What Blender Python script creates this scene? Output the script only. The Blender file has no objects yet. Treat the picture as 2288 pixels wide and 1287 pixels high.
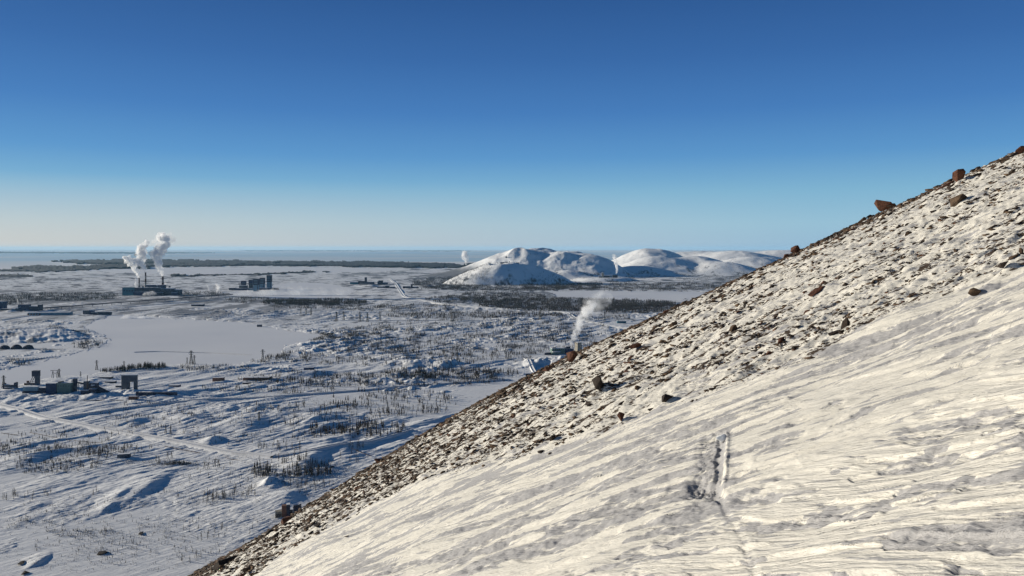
import bpy, bmesh, math, random
import numpy as np
from mathutils import Vector, Matrix

# ------------------------------------------------------------------ camera, sky, sun, exposure
sc = bpy.context.scene
COL = sc.collection
W0, H0, F, HY, CX, CH = 2288.0, 1287.0, 1730.0, 554.0, 1144.0, 350.0
cd = bpy.data.cameras.new('camera'); cam = bpy.data.objects.new('camera', cd); COL.objects.link(cam)
cam.location = (0, 0, CH); cam.rotation_euler = (math.radians(90), 0, 0)
cd.sensor_width = 36; cd.lens = 36 * F / W0; cd.shift_y = -(H0 / 2 - HY) / W0
cd.clip_start = 0.1; cd.clip_end = 1e6
sc.camera = cam
SUN_EL, SUN_AZ = 11.5, -74.0          # degrees; azimuth from the view direction (+Y), negative is to the left
w = bpy.data.worlds.new('World'); sc.world = w; w.use_nodes = True
nt = w.node_tree; bg = nt.nodes['Background']
sky = nt.nodes.new('ShaderNodeTexSky'); sky.sky_type = 'NISHITA'; sky.sun_disc = False
sky.sun_elevation = math.radians(SUN_EL); sky.sun_rotation = math.radians(SUN_AZ)
sky.altitude = 900; sky.air_density = 1.0; sky.dust_density = 0.25; sky.ozone_density = 5.0
# the clear arctic sky: the Nishita sky pulled towards the deep blue of very dry cold air, by elevation
tcw = nt.nodes.new('ShaderNodeTexCoord'); sep = nt.nodes.new('ShaderNodeSeparateXYZ'); nt.links.new(tcw.outputs['Generated'], sep.inputs[0])
def lin(c): return tuple(((v / 255 + 0.055) / 1.055) ** 2.4 if v > 10 else v / 255 / 12.92 for v in c)
ramp = nt.nodes.new('ShaderNodeValToRGB'); el_ = ramp.color_ramp.elements
SKYC = [(0.0, (150, 184, 210)), (0.03, (150, 190, 212)), (0.07, (126, 177, 207)), (0.115, (90, 148, 200)), (0.17, (68, 122, 184)), (0.235, (54, 102, 164)), (0.305, (43, 86, 145)), (0.45, (20, 68, 116)), (0.7, (8, 50, 86)), (1.0, (4, 34, 62))]
el_[0].position = 0; el_[0].color = (*lin(SKYC[0][1]), 1); el_[1].position = 1; el_[1].color = (*lin(SKYC[-1][1]), 1)
for ps, c_ in SKYC[1:-1]: q_ = el_.new(ps); q_.color = (*lin(c_), 1)
nt.links.new(sep.outputs['Z'], ramp.inputs[0])
# warmer and paler low down on the side of the sun
dt = nt.nodes.new('ShaderNodeVectorMath'); dt.operation = 'DOT_PRODUCT'; nt.links.new(tcw.outputs['Generated'], dt.inputs[0])
dt.inputs[1].default_value = (math.sin(math.radians(SUN_AZ)), math.cos(math.radians(SUN_AZ)), 0.1)
gl = nt.nodes.new('ShaderNodeMapRange'); gl.inputs[1].default_value = -0.1; gl.inputs[2].default_value = 1.0; gl.inputs[3].default_value = 0.0; gl.inputs[4].default_value = 1.0
nt.links.new(dt.outputs['Value'], gl.inputs[0])
lo_ = nt.nodes.new('ShaderNodeMapRange'); lo_.inputs[1].default_value = 0.085; lo_.inputs[2].default_value = 0.0; lo_.inputs[3].default_value = 0.0; lo_.inputs[4].default_value = 0.85
nt.links.new(sep.outputs['Z'], lo_.inputs[0]); mm_ = nt.nodes.new('ShaderNodeMath'); mm_.operation = 'MULTIPLY'
nt.links.new(gl.outputs[0], mm_.inputs[0]); nt.links.new(lo_.outputs[0], mm_.inputs[1])
wm_ = nt.nodes.new('ShaderNodeMix'); wm_.data_type = 'RGBA'; nt.links.new(mm_.outputs[0], wm_.inputs[0]); nt.links.new(ramp.outputs[0], wm_.inputs[6]); wm_.inputs[7].default_value = (*lin((226, 210, 190)), 1)
ns = nt.nodes.new('ShaderNodeVectorMath'); ns.operation = 'SCALE'; nt.links.new(sky.outputs[0], ns.inputs[0]); ns.inputs['Scale'].default_value = 0.07
mw = nt.nodes.new('ShaderNodeMix'); mw.data_type = 'RGBA'; mw.inputs[0].default_value = 0.88; nt.links.new(ns.outputs[0], mw.inputs[6]); nt.links.new(wm_.outputs[2], mw.inputs[7])
nt.links.new(mw.outputs[2], bg.inputs[0]); bg.inputs[1].default_value = 0.86
sd = bpy.data.lights.new('sun', 'SUN'); sun = bpy.data.objects.new('sun', sd); COL.objects.link(sun)
sd.energy = 5.0; sd.angle = math.radians(0.5); sd.color = (1.0, 0.92, 0.77)
e, a = math.radians(SUN_EL), math.radians(SUN_AZ)
SDIR = Vector((math.sin(a) * math.cos(e), math.cos(a) * math.cos(e), math.sin(e)))
sun.rotation_euler = SDIR.to_track_quat('Z', 'Y').to_euler(); sun.location = (0, 0, 800)
sc.view_settings.view_transform = 'Standard'; sc.view_settings.look = 'None'
sc.view_settings.exposure = 0.34; sc.view_settings.gamma = 1
sc.cycles.volume_bounces = 16; sc.cycles.max_bounces = 18; sc.cycles.diffuse_bounces = 3
sc.cycles.sample_clamp_indirect = 4

R = np.random.RandomState(7); random.seed(7)

# ------------------------------------------------------------------ noise
_perm = np.arange(256); np.random.RandomState(3).shuffle(_perm); _perm = np.concatenate([_perm, _perm])
_ang = np.random.RandomState(4).rand(256) * 2 * np.pi; _gx, _gy = np.cos(_ang), np.sin(_ang)
def perlin(x, y, s=0):
    x = np.asarray(x, float) + s * 17.37; y = np.asarray(y, float) + s * 9.71
    xf = np.floor(x); yf = np.floor(y); xi = xf.astype(int) & 255; yi = yf.astype(int) & 255
    fx = x - xf; fy = y - yf; x1 = (xi + 1) & 255; y1 = (yi + 1) & 255
    def g(a, b, dx, dy):
        h = _perm[_perm[a] + b]; return _gx[h] * dx + _gy[h] * dy
    u = fx * fx * fx * (fx * (fx * 6 - 15) + 10); v = fy * fy * fy * (fy * (fy * 6 - 15) + 10)
    A = g(xi, yi, fx, fy); B = g(x1, yi, fx - 1, fy); C = g(xi, y1, fx, fy - 1); D = g(x1, y1, fx - 1, fy - 1)
    return (A * (1 - u) + B * u) * (1 - v) + (C * (1 - u) + D * u) * v          # about -0.7 .. 0.7
def fbm(x, y, s=0, o=4):
    r = 0; a = 1
    for k in range(o):
        r = r + a * perlin(x * 2 ** k, y * 2 ** k, s + k); a *= 0.5
    return r
def sm(a, b, x): t = np.clip((x - a) / (b - a), 0, 1); return t * t * (3 - 2 * t)
def terrace(q, sharp=0.25):
    f = np.floor(q); r = q - f; return f + sm(1 - sharp, 1.0, r) + r * 0.15

def inpoly(x, y, P):
    x = np.asarray(x, float); y = np.asarray(y, float); c = np.zeros(x.shape, bool); n = len(P)
    for i in range(n):
        x1, y1 = P[i]; x2, y2 = P[(i + 1) % n]
        if y1 == y2: continue
        k = ((y1 > y) != (y2 > y)) & (x < (x2 - x1) * (y - y1) / (y2 - y1) + x1); c ^= k
    return c

# ------------------------------------------------------------------ materials
MATS = {}
def mat(name, col, rough=0.85, noise=0.0, nscale=1.0, bump=0.0, bscale=1.0, metal=0.0, spec=0.3):
    if name in MATS: return MATS[name]
    m = bpy.data.materials.new(name); m.use_nodes = True; t = m.node_tree; b = t.nodes['Principled BSDF']
    b.inputs['Roughness'].default_value = rough; b.inputs['Metallic'].default_value = metal
    b.inputs['Specular IOR Level'].default_value = spec
    geo = t.nodes.new('ShaderNodeNewGeometry')
    n = t.nodes.new('ShaderNodeTexNoise'); n.inputs['Scale'].default_value = nscale; n.inputs['Detail'].default_value = 6
    t.links.new(geo.outputs['Position'], n.inputs['Vector'])
    r = t.nodes.new('ShaderNodeMapRange'); r.inputs[1].default_value = 0.3; r.inputs[2].default_value = 0.7
    r.inputs[3].default_value = 1 - noise; r.inputs[4].default_value = 1 + noise
    t.links.new(n.outputs[0], r.inputs[0])
    mx = t.nodes.new('ShaderNodeVectorMath'); mx.operation = 'SCALE'; mx.inputs[0].default_value = col
    t.links.new(r.outputs[0], mx.inputs['Scale']); t.links.new(mx.outputs[0], b.inputs['Base Color'])
    if bump:
        n2 = t.nodes.new('ShaderNodeTexNoise'); n2.inputs['Scale'].default_value = bscale; n2.inputs['Detail'].default_value = 5
        t.links.new(geo.outputs['Position'], n2.inputs['Vector'])
        bp = t.nodes.new('ShaderNodeBump'); bp.inputs['Distance'].default_value = bump; bp.inputs['Strength'].default_value = 1
        t.links.new(n2.outputs[0], bp.inputs['Height']); t.links.new(bp.outputs[0], b.inputs['Normal'])
    MATS[name] = m; return m

SNOW = (0.80, 0.80, 0.80)
def attr_mix_mat(name, specs, base=SNOW, bump=None):
    """base colour mixed in turn towards further colours by vertex attributes: specs = [(attr, colour)]"""
    m = bpy.data.materials.new(name); m.use_nodes = True; t = m.node_tree; b = t.nodes['Principled BSDF']
    b.inputs['Roughness'].default_value = 0.7; b.inputs['Specular IOR Level'].default_value = 0.25
    cur = None
    for an, colr in specs:
        at = t.nodes.new('ShaderNodeAttribute'); at.attribute_name = an
        mx = t.nodes.new('ShaderNodeMix'); mx.data_type = 'RGBA'
        t.links.new(at.outputs['Fac'], mx.inputs[0])
        if cur is None: mx.inputs[6].default_value = (*base, 1)
        else: t.links.new(cur, mx.inputs[6])
        mx.inputs[7].default_value = (*colr, 1); cur = mx.outputs[2]
    t.links.new(cur, b.inputs['Base Color'])
    if bump:
        geo = t.nodes.new('ShaderNodeNewGeometry'); prev = None
        for (sx, sy, sz, rot, dist) in bump:
            mp = t.nodes.new('ShaderNodeMapping'); mp.vector_type = 'POINT'
            vr = t.nodes.new('ShaderNodeVectorRotate'); vr.rotation_type = 'Z_AXIS'; vr.inputs['Angle'].default_value = rot
            t.links.new(geo.outputs['Position'], vr.inputs['Vector'])
            mp.inputs['Scale'].default_value = (sx, sy, sz); t.links.new(vr.outputs[0], mp.inputs[0])
            n = t.nodes.new('ShaderNodeTexNoise'); n.inputs['Scale'].default_value = 1; n.inputs['Detail'].default_value = 6
            n.inputs['Roughness'].default_value = 0.6
            t.links.new(mp.outputs[0], n.inputs['Vector'])
            bp = t.nodes.new('ShaderNodeBump'); bp.inputs['Distance'].default_value = dist; bp.inputs['Strength'].default_value = 1
            t.links.new(n.outputs[0], bp.inputs['Height'])
            if prev is not None: t.links.new(prev, bp.inputs['Normal'])
            prev = bp.outputs[0]
        t.links.new(prev, b.inputs['Normal'])
    return m

# ------------------------------------------------------------------ objects
def tag(o, label=None, cat=None, group=None, kind=None):
    if label: o['label'] = label
    if cat: o['category'] = cat
    if group: o['group'] = group
    if kind: o['kind'] = kind
    return o
def mesh_obj(name, V, Fc, m, parent=None, smooth=False, attrs=None):
    me = bpy.data.meshes.new(name); V = np.asarray(V, np.float32); Fc = np.asarray(Fc, np.int32)
    me.vertices.add(len(V)); me.vertices.foreach_set('co', V.ravel())
    k = Fc.shape[1]; me.loops.add(Fc.size); me.loops.foreach_set('vertex_index', Fc.ravel())
    me.polygons.add(len(Fc)); me.polygons.foreach_set('loop_start', np.arange(0, Fc.size, k, dtype=np.int32))
    me.update(calc_edges=True)
    if smooth: me.polygons.foreach_set('use_smooth', np.ones(len(Fc), bool))
    for an, av in (attrs or {}).items():
        at = me.attributes.new(an, 'FLOAT', 'POINT'); at.data.foreach_set('value', np.asarray(av, np.float32))
    me.materials.append(m); me.validate()
    o = bpy.data.objects.new(name, me); COL.objects.link(o)
    if parent: o.parent = parent
    return o
def empty(name, loc, rz=0):
    o = bpy.data.objects.new(name, None); COL.objects.link(o); o.location = loc; o.rotation_euler = (0, 0, rz); return o

class MB:
    def __init__(s): s.v = []; s.f = []
    def poly(s, pts, faces):
        n = len(s.v); s.v += [tuple(p) for p in pts]; s.f += [tuple(i + n for i in f) for f in faces]; return s
    def box(s, x0, x1, y0, y1, z0, z1, taper=0.0, dz=0.0):
        cx, cy = (x0 + x1) / 2, (y0 + y1) / 2; k = 1 - taper
        t = [(cx + (x - cx) * k, cy + (y - cy) * k) for x, y in ((x0, y0), (x1, y0), (x1, y1), (x0, y1))]
        P = [(x0, y0, z0), (x1, y0, z0), (x1, y1, z0), (x0, y1, z0)] + [(t[i][0], t[i][1], z1 + (dz if i in (1, 2) else 0)) for i in range(4)]
        return s.poly(P, [(3, 2, 1, 0), (4, 5, 6, 7), (0, 1, 5, 4), (1, 2, 6, 5), (2, 3, 7, 6), (3, 0, 4, 7)])
    def gable(s, x0, x1, y0, y1, z0, z1, h):
        P = [(x0, y0, z0), (x1, y0, z0), (x1, y1, z0), (x0, y1, z0), (x0, y0, z1), (x1, y0, z1), (x1, y1, z1), (x0, y1, z1),
             (x0, (y0 + y1) / 2, z1 + h), (x1, (y0 + y1) / 2, z1 + h)]
        return s.poly(P, [(3, 2, 1, 0), (0, 1, 5, 4), (2, 3, 7, 6), (4, 5, 9, 8), (6, 7, 8, 9), (1, 2, 6, 9, 5), (3, 0, 4, 8, 7)])
    def bar(s, a, b, w, w2=None):
        a, b = Vector(a), Vector(b); d = (b - a).normalized(); u = d.cross(Vector((0, 0, 1)))
        if u.length < 0.01: u = Vector((1, 0, 0))
        u.normalize(); v = d.cross(u); w2 = w if w2 is None else w2
        P = [a + u * (i * w / 2) + v * (j * w / 2) for i, j in ((-1, -1), (1, -1), (1, 1), (-1, 1))] + \
            [b + u * (i * w2 / 2) + v * (j * w2 / 2) for i, j in ((-1, -1), (1, -1), (1, 1), (-1, 1))]
        return s.poly(P, [(3, 2, 1, 0), (4, 5, 6, 7), (0, 1, 5, 4), (1, 2, 6, 5), (2, 3, 7, 6), (3, 0, 4, 7)])
    def tube(s, x, y, z0, z1, r0, r1, n=20, cap=True):
        P = [(x + math.cos(i * 2 * math.pi / n) * r, y + math.sin(i * 2 * math.pi / n) * r, z) for z, r in ((z0, r0), (z1, r1)) for i in range(n)]
        fs = [(i, (i + 1) % n, n + (i + 1) % n, n + i) for i in range(n)]
        if cap: fs += [tuple(range(n))[::-1], tuple(range(n, 2 * n))]
        return s.poly(P, fs)
    def build(s, name, m, parent=None, smooth=False):
        me = bpy.data.meshes.new(name); me.from_pydata(s.v, [], s.f); me.update(); me.materials.append(m)
        if smooth: me.polygons.foreach_set('use_smooth', np.ones(len(me.polygons), bool))
        o = bpy.data.objects.new(name, me); COL.objects.link(o)
        if parent: o.parent = parent
        return o

def gridfaces(nr, nc, mask=None):
    i = np.arange(nr - 1)[:, None] * nc + np.arange(nc - 1)[None, :]
    q = np.stack([i, i + 1, i + nc + 1, i + nc], -1).reshape(-1, 4)
    return q if mask is None else q[mask.reshape(-1)]

# ------------------------------------------------------------------ the plain
def g0(px, py, z=0.0):                    # point of the level plain seen at a photo pixel
    t = (CH - z) * F / (py - HY); return (px - CX) / F * t, t
LAKE = [(190, 730), (215, 716), (260, 702), (390, 712), (470, 716), (560, 723), (640, 738), (700, 745), (722, 750), (690, 762), (640, 772),
        (625, 792), (560, 806), (520, 815), (430, 812), (330, 818), (260, 826), (190, 836), (100, 846), (0, 868), (-400, 900), (-400, 850), (0, 828), (60, 814), (140, 797), (225, 774), (248, 758), (215, 742)]
LAKE2 = [(590, 645), (612, 637), (650, 632), (720, 632), (770, 640), (800, 650), (770, 664), (700, 668), (600, 664), (520, 660), (500, 652)]
LAKE3 = [(1230, 651), (1330, 650), (1560, 651), (1620, 660), (1470, 672), (1300, 666), (1240, 662)]
LAKE4 = [(-2000, 563), (5000, 563), (5000, 582), (900, 585), (620, 583), (300, 580), (160, 582), (112, 585), (140, 592), (60, 599), (0, 603), (-2000, 640)]
LAKE5 = [(180, 597), (300, 599), (700, 597), (900, 600), (860, 606), (560, 612), (400, 614), (200, 606)]
LAKES = [LAKE, LAKE2, LAKE3, LAKE4, LAKE5]
BANK = [(-60, 744), (40, 741), (90, 742), (115, 738), (140, 746), (200, 757), (235, 760), (180, 764), (100, 767), (-60, 770)]
def lake_mask(px, py):
    d = np.where(py < 640, 1.2, 3.0); jx = fbm(px / 24, py / 6, 21, 4) * 15; jy = fbm(px / 20, py / 5, 22, 3) * d
    m = np.zeros(np.shape(px), bool)
    for P in LAKES: m |= inpoly(px + jx, py + jy, P)
    return m
# mounds and hollows of the plain: px, py of the crest, half widths in px across and in m deep, height m
MOUNDS = [(600, 1086, 12, 18, 6), (612, 1088, 30, 40, 3), (476, 990, 22, 26, 7), (268, 1108, 26, 30, 4), (240, 1136, 20, 24, 3.5), (90, 1252, 40, 30, 6),
          (205, 1228, 22, 14, 3), (640, 1118, 60, 30, 6), (560, 955, 60, 60, 8), (700, 935, 120, 60, 9), (980, 815, 110, 45, 16), (1250, 808, 70, 60, 20),
          (900, 800, 60, 60, 8), (30, 770, 14, 50, 0), (380, 880, 120, 60, 7), (700, 838, 60, 40, 9), (130, 880, 90, 30, -3), (1215, 722, 40, 60, 7), (1000, 668, 60, 150, 12),
          (690, 1040, 50, 60, 8), (770, 1010, 60, 40, 8), (330, 1090, 40, 60, 6), (60, 1030, 60, 60, 5), (430, 940, 60, 40, 7), (300, 945, 40, 30, 6), (830, 640, 26, 150, 16), (955, 640, 22, 120, 14)]
MW = []
for (mx_, my_, wx_, wy_, hh_) in MOUNDS:
    X_, Y_ = g0(mx_, my_); MW.append((X_, Y_, wx_ / F * Y_, wy_, hh_))
def plainH(x, y):
    x = np.asarray(x, float); y = np.asarray(y, float)
    px = CX + F * x / y; py = HY + F * CH / y
    a = (0.62 * x + 0.78 * y); c = (0.78 * x - 0.62 * y)
    wx = fbm(x / 300, y / 300, 31, 2) * 45; wy = fbm(x / 260, y / 260, 32, 2) * 40
    near = sm(9000, 1500, y); nn_ = sm(1000, 1500, y + fbm(x / 200, y / 200, 35, 2) * 300)
    h = fbm(x / 800, y / 700, 1, 3) * 11 * sm(30000, 8000, y)
    r = 1 - np.abs(perlin((a + wx) / 330, (c + wy) / 95, 2)) * 2.2
    h += r * 5.0 * near * (0.35 + 0.65 * nn_) + r * 2.5 * (1 - near)
    r2 = perlin((a + wy) / 120, (c + wx * 0.6) / 30, 3)
    h += terrace(r2 * 3.0, 0.30) * (0.35 + 0.75 * nn_ + 1.6 * sm(1300, 2000, y)) * near * sm(-0.5, 0.5, fbm(x / 500, y / 500, 36, 2) + 0.1)
    r3 = perlin(a / 42, (c + wx * 0.3) / 9.5, 4)
    h += r3 * (0.5 + 1.1 * nn_ + sm(1100, 2000, y)) * sm(4500, 1200, y) + perlin((a + wx * .3) / 26, c / 6, 39) * (0.35 + 0.75 * nn_) * sm(3000, 1500, y) + (perlin(a / 13, c / 3.5, 5) * 0.6 + perlin(a / 6, c / 2.2, 34) * 0.35) * sm(2600, 900, y)
    h += np.abs(fbm(x / 60, y / 75, 37, 4)) * 10.0 * sm(0.0, 0.3, fbm(x / 420, y / 380, 38, 3)) * sm(6500, 3500, y) * (0.3 + 0.7 * sm(1300, 2000, y))
    far = sm(3000, 9000, y)
    h += far * perlin(x / 900, y / 420, 6) * 14 * sm(40000, 12000, y)
    for (X, Y, sx, sy, hh) in MW:
        dx = (x - X) / sx; dy = (y - Y) / sy
        dx = np.where(dx > 0, dx * 2.2, dx)                                  # steep lee side on the right
        g = np.exp(-np.minimum(dx * dx + dy * dy, 30)); h += hh * g
    # spoil bank beside the lake
    bk = inpoly(px, py + 2, BANK)
    h = np.where(bk, h + 24 * sm(771, 748, py + fbm(px / 18, py / 8, 41, 2) * 3) * sm(235, 120, px), h)
    return h - 3.0
GRID = {}
def build_ground():
    pys = np.concatenate([np.array([558.2, 558.6]), np.arange(559, 600, 0.4), np.arange(600, 720, 0.5), np.arange(720, 1300, 0.85), np.arange(1300, 1700, 8)])
    pxs = np.concatenate([np.arange(-1500, -60, 40), np.arange(-60, 1500, 1.5), np.arange(1500, 1800, 3), np.arange(1800, 4200, 50)])
    PX, PY = np.meshgrid(pxs, pys); Y = CH * F / (PY - HY); X = (PX - CX) / F * Y
    Z = plainH(X, Y); lk = lake_mask(PX, PY)
    def blur(A, r, ax):
        c = np.cumsum(np.concatenate([np.repeat(A.take([0], ax), r + 1, ax), A, np.repeat(A.take([-1], ax), r, ax)], ax), ax); n = A.shape[ax]
        return (c.take(range(2 * r + 1, 2 * r + 1 + n), ax) - c.take(range(0, n), ax)) / (2 * r + 1)
    soft = lk.astype(float)
    for _ in range(2): soft = blur(blur(soft, 9, 1), 5, 0)
    z2 = np.where(lk, -2.0, (np.maximum(Z, -1.5) + 1.0) * np.clip(1.15 - soft * 2.4, 0.02, 1) )
    GRID.update(px=pxs, py=pys, z=z2, lk=lk)
    # woods: dark floor
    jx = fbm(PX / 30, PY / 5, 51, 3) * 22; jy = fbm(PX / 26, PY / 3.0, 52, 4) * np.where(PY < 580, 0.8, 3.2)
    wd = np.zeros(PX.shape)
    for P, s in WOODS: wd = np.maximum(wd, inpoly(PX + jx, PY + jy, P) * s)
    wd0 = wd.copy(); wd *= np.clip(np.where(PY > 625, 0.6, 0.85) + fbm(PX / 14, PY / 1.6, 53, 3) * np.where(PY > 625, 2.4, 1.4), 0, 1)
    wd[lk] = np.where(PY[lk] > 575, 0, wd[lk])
    brush = np.clip(fbm(X / 60, Y / 110, 61, 5) * 4.0 - 0.75, 0, 1) * sm(600, 640, PY) * 0.8
    brush2 = np.clip(fbm(X / 12, Y / 22, 62, 4) * 4.0 - 1.1, 0, 1) * 0.35 * sm(740, 800, PY) * sm(960, 880, PY) * sm(-0.2, 0.2, fbm(X / 130, Y / 160, 64, 3))
    farb = np.clip(fbm(PX / 40, PY / 2.0, 63, 4) * 3.6 - 0.2, 0, 1) * sm(592, 602, PY) * sm(720, 660, PY) * 0.9 * (~lk)
    brush = np.maximum(brush * sm(860, 760, PY), np.clip(fbm(X / 160, Y / 500, 65, 5) * 3.5 + 0.45, 0, 1) * sm(640, 655, PY) * sm(740, 690, PY) * sm(900, 500, PX) * 0.8)
    brush = np.clip(np.maximum(np.maximum(brush, brush2), farb), 0, 1) * (~lk)
    V = np.stack([X, Y, z2], -1).reshape(-1, 3); Fc = gridfaces(*X.shape)
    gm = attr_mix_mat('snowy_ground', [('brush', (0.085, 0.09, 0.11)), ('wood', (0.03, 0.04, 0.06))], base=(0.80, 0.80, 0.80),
                      bump=[(0.02, 0.07, 0.05, -0.67, 1.6), (0.08, 0.35, 0.1, -0.67, 0.5)])
    tag(mesh_obj('ground', V, Fc, gm, smooth=True, attrs={'brush': brush.ravel(), 'wood': wd.ravel()}), kind='structure')
    # frozen lakes: one level sheet
    lm = attr_mix_mat('lake_ice_snow', [('tone', (0.70, 0.71, 0.74)), ('haze_blue', (0.46, 0.62, 0.73))], base=(0.78, 0.78, 0.79), bump=[(0.015, 0.05, 0.05, -0.67, 0.5), (0.06, 0.2, 0.1, -0.67, 0.12)])  # last colour paints the blue of distant haze onto the far lake
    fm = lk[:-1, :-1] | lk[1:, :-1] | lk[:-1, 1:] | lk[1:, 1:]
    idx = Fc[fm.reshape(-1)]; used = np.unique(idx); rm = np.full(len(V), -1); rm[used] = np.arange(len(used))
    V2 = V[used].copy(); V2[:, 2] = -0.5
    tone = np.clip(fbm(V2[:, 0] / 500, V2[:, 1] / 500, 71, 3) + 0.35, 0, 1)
    tag(mesh_obj('frozen_lake', V2, rm[idx], lm, smooth=True, attrs={'tone': tone, 'haze_blue': sm(13000, 22000, V2[:, 1]) * np.clip(0.8 + fbm(V2[:, 0] / 9000, V2[:, 1] / 9000, 74, 3), 0, 1)}), kind='structure')  # painted haze tint sets in with distance, patchy
    # woods as a low canopy
    wm = mat('far_wood', (0.008, 0.014, 0.026), noise=0.4, nscale=0.01)
    fm = (wd0[:-1, :-1] > 0.65) & (wd0[1:, 1:] > 0.65) & (fbm(PX / 40, PY / 2.2, 54, 3)[:-1, :-1] > -0.42) & (PY[:-1, :-1] > 560) & (PY[:-1, :-1] < 618) & ((PY[:-1, :-1] < 602) | (PX[:-1, :-1] < 860))
    idx = Fc[fm.reshape(-1)]; used = np.unique(idx); rm = np.full(len(V), -1); rm[used] = np.arange(len(used))
    V3 = V[used].copy(); V3[:, 2] += 9 + fbm(V3[:, 0] / 60, V3[:, 1] / 200, 72, 3) * 14
    V3[:, 2] += np.where(V3[:, 1] > 13000, 16, 0) * (1 + fbm(V3[:, 0] / 1500, V3[:, 1] / 1500, 73, 2) * 1.5)
    n = len(V3); V4 = np.concatenate([V3, V3 - np.array([0, 0, 60.0])]); idx = rm[idx]
    E = np.concatenate([idx[:, [0, 1]], idx[:, [1, 2]], idx[:, [2, 3]], idx[:, [3, 0]]])          # boundary edges get side walls
    key = E.min(1).astype(np.int64) * n + E.max(1); u, inv, cnt = np.unique(key, return_inverse=True, return_counts=True)
    be = E[cnt[inv] == 1]; sides = np.stack([be[:, 1], be[:, 0], be[:, 0] + n, be[:, 1] + n], -1)
    tag(mesh_obj('far_wood', V4, np.concatenate([idx, sides]), wm, smooth=False), 'dark conifer woods on the low shores along the far frozen lake', 'woods', kind='stuff')
WOODS = [([(112, 584), (180, 582), (300, 580), (440, 582), (620, 584), (880, 586), (1010, 590), (1060, 598), (960, 599), (800, 597), (560, 594), (440, 596), (330, 597), (300, 592), (180, 590)], 1.0),
         ([(-300, 606), (0, 603), (55, 597), (90, 595), (150, 597), (220, 593), (330, 594), (330, 601), (220, 602), (160, 606), (110, 607), (60, 608), (0, 606), (-300, 612)], 1.0),
         ([(-300, 616), (0, 615), (40, 614), (80, 619), (30, 624), (-300, 626)], 0.9), ([(85, 623), (110, 621), (180, 622), (190, 627), (90, 630)], 0.8),
         ([(-600, 563.2), (0, 562.6), (160, 563.4), (330, 564), (520, 565.4), (300, 566.8), (0, 566.0), (-600, 566)], 1.0),
         ([(520, 559.8), (1000, 560.2), (1120, 561.6), (900, 561.4), (560, 561.0)], 0.7),
         ([(370, 615), (560, 613), (700, 606), (740, 607), (640, 612), (560, 616), (380, 619)], 0.85),
         ([(1040, 589), (1180, 583), (1180, 600), (1060, 600)], 0.9),
         ([(780, 610), (900, 606), (960, 612), (860, 616), (780, 617)], 0.6), ([(180, 612), (330, 613), (300, 617), (190, 616)], 0.4),
         # nearer woods (dark floor under the built trees)
         ([(905, 624), (960, 618), (1000, 608), (1030, 600), (1040, 622), (1060, 640), (1200, 642), (1280, 628), (1300, 640), (1220, 652), (1000, 650), (940, 640)], 0.9),
         ([(1000, 662), (1100, 655), (1230, 650), (1240, 664), (1330, 668), (1460, 672), (1500, 690), (1380, 694), (1150, 690), (1000, 676)], 0.75),
         ([(0, 668), (250, 652), (270, 662), (120, 674), (0, 684)], 0.75), ([(390, 655), (500, 652), (520, 664), (400, 672)], 0.6),
         ([(585, 672), (660, 668), (760, 676), (830, 682), (700, 686), (600, 684)], 0.8),
         ([(1260, 640), (1330, 632), (1560, 630), (1640, 610), (1680, 600), (1640, 640), (1500, 650), (1300, 648)], 0.45)]
build_ground()
def gzv(x, y):
    px = CX + F * x / y; py = HY + F * CH / y; P, Q, Zg = GRID['px'], GRID['py'], GRID['z']
    i = np.clip(np.searchsorted(P, px) - 1, 0, len(P) - 2); j = np.clip(np.searchsorted(Q, py) - 1, 0, len(Q) - 2)
    a = np.clip((px - P[i]) / (P[i + 1] - P[i]), 0, 1); b = np.clip((py - Q[j]) / (Q[j + 1] - Q[j]), 0, 1)
    z = (Zg[j, i] * (1 - a) + Zg[j, i + 1] * a) * (1 - b) + (Zg[j + 1, i] * (1 - a) + Zg[j + 1, i + 1] * a) * b
    return np.maximum(z, -0.5)
def gz(x, y):
    px = CX + F * x / y; py = HY + F * CH / y
    return float(gzv(np.array([x]), np.array([y]))[0])
def gp(px, py):
    x, y = g0(px, py); z = gz(x, y); return Vector((x, y, z))
def mpx(y): return y / F                 # metres per photo pixel at depth y

# ------------------------------------------------------------------ hills
# px, depth m, py of the top, half width m across, half depth m, power of the profile
HILLS = [(1112, 7700, 586, 480, 430, 'cone'), (1165, 7800, 590, 500, 330, 'cone'),
         (1165, 10000, 552, 430, 600, 'g'), (1120, 10000, 568, 400, 500, 'g'), (1210, 10300, 553, 480, 500, 'g'), (1250, 9800, 559, 360, 500, 'g'), (1285, 10300, 560, 420, 500, 'g'), (1310, 9800, 565, 340, 500, 'g'),
         (1345, 9700, 577, 260, 400, 'g'), (1065, 9900, 592, 380, 400, 'g'), (1265, 9000, 602, 300, 260, 'g'),
         (1455, 12300, 553, 620, 800, 'g'), (1470, 10700, 571, 520, 560, 'g'), (1550, 10900, 570, 560, 560, 'g'), (1615, 10400, 584, 460, 480, 'g'),
         (1640, 14000, 559, 900, 1200, 'g'), (1760, 15000, 557, 1300, 1300, 'g'), (1680, 12600, 572, 620, 500, 'g'), (1560, 15000, 560, 1300, 1000, 'g'),
         (1350, 8300, 618, 330, 330, 'flat'), (1500, 9000, 628, 500, 260, 'g'), (1430, 10400, 590, 380, 500, 'g')]
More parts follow.
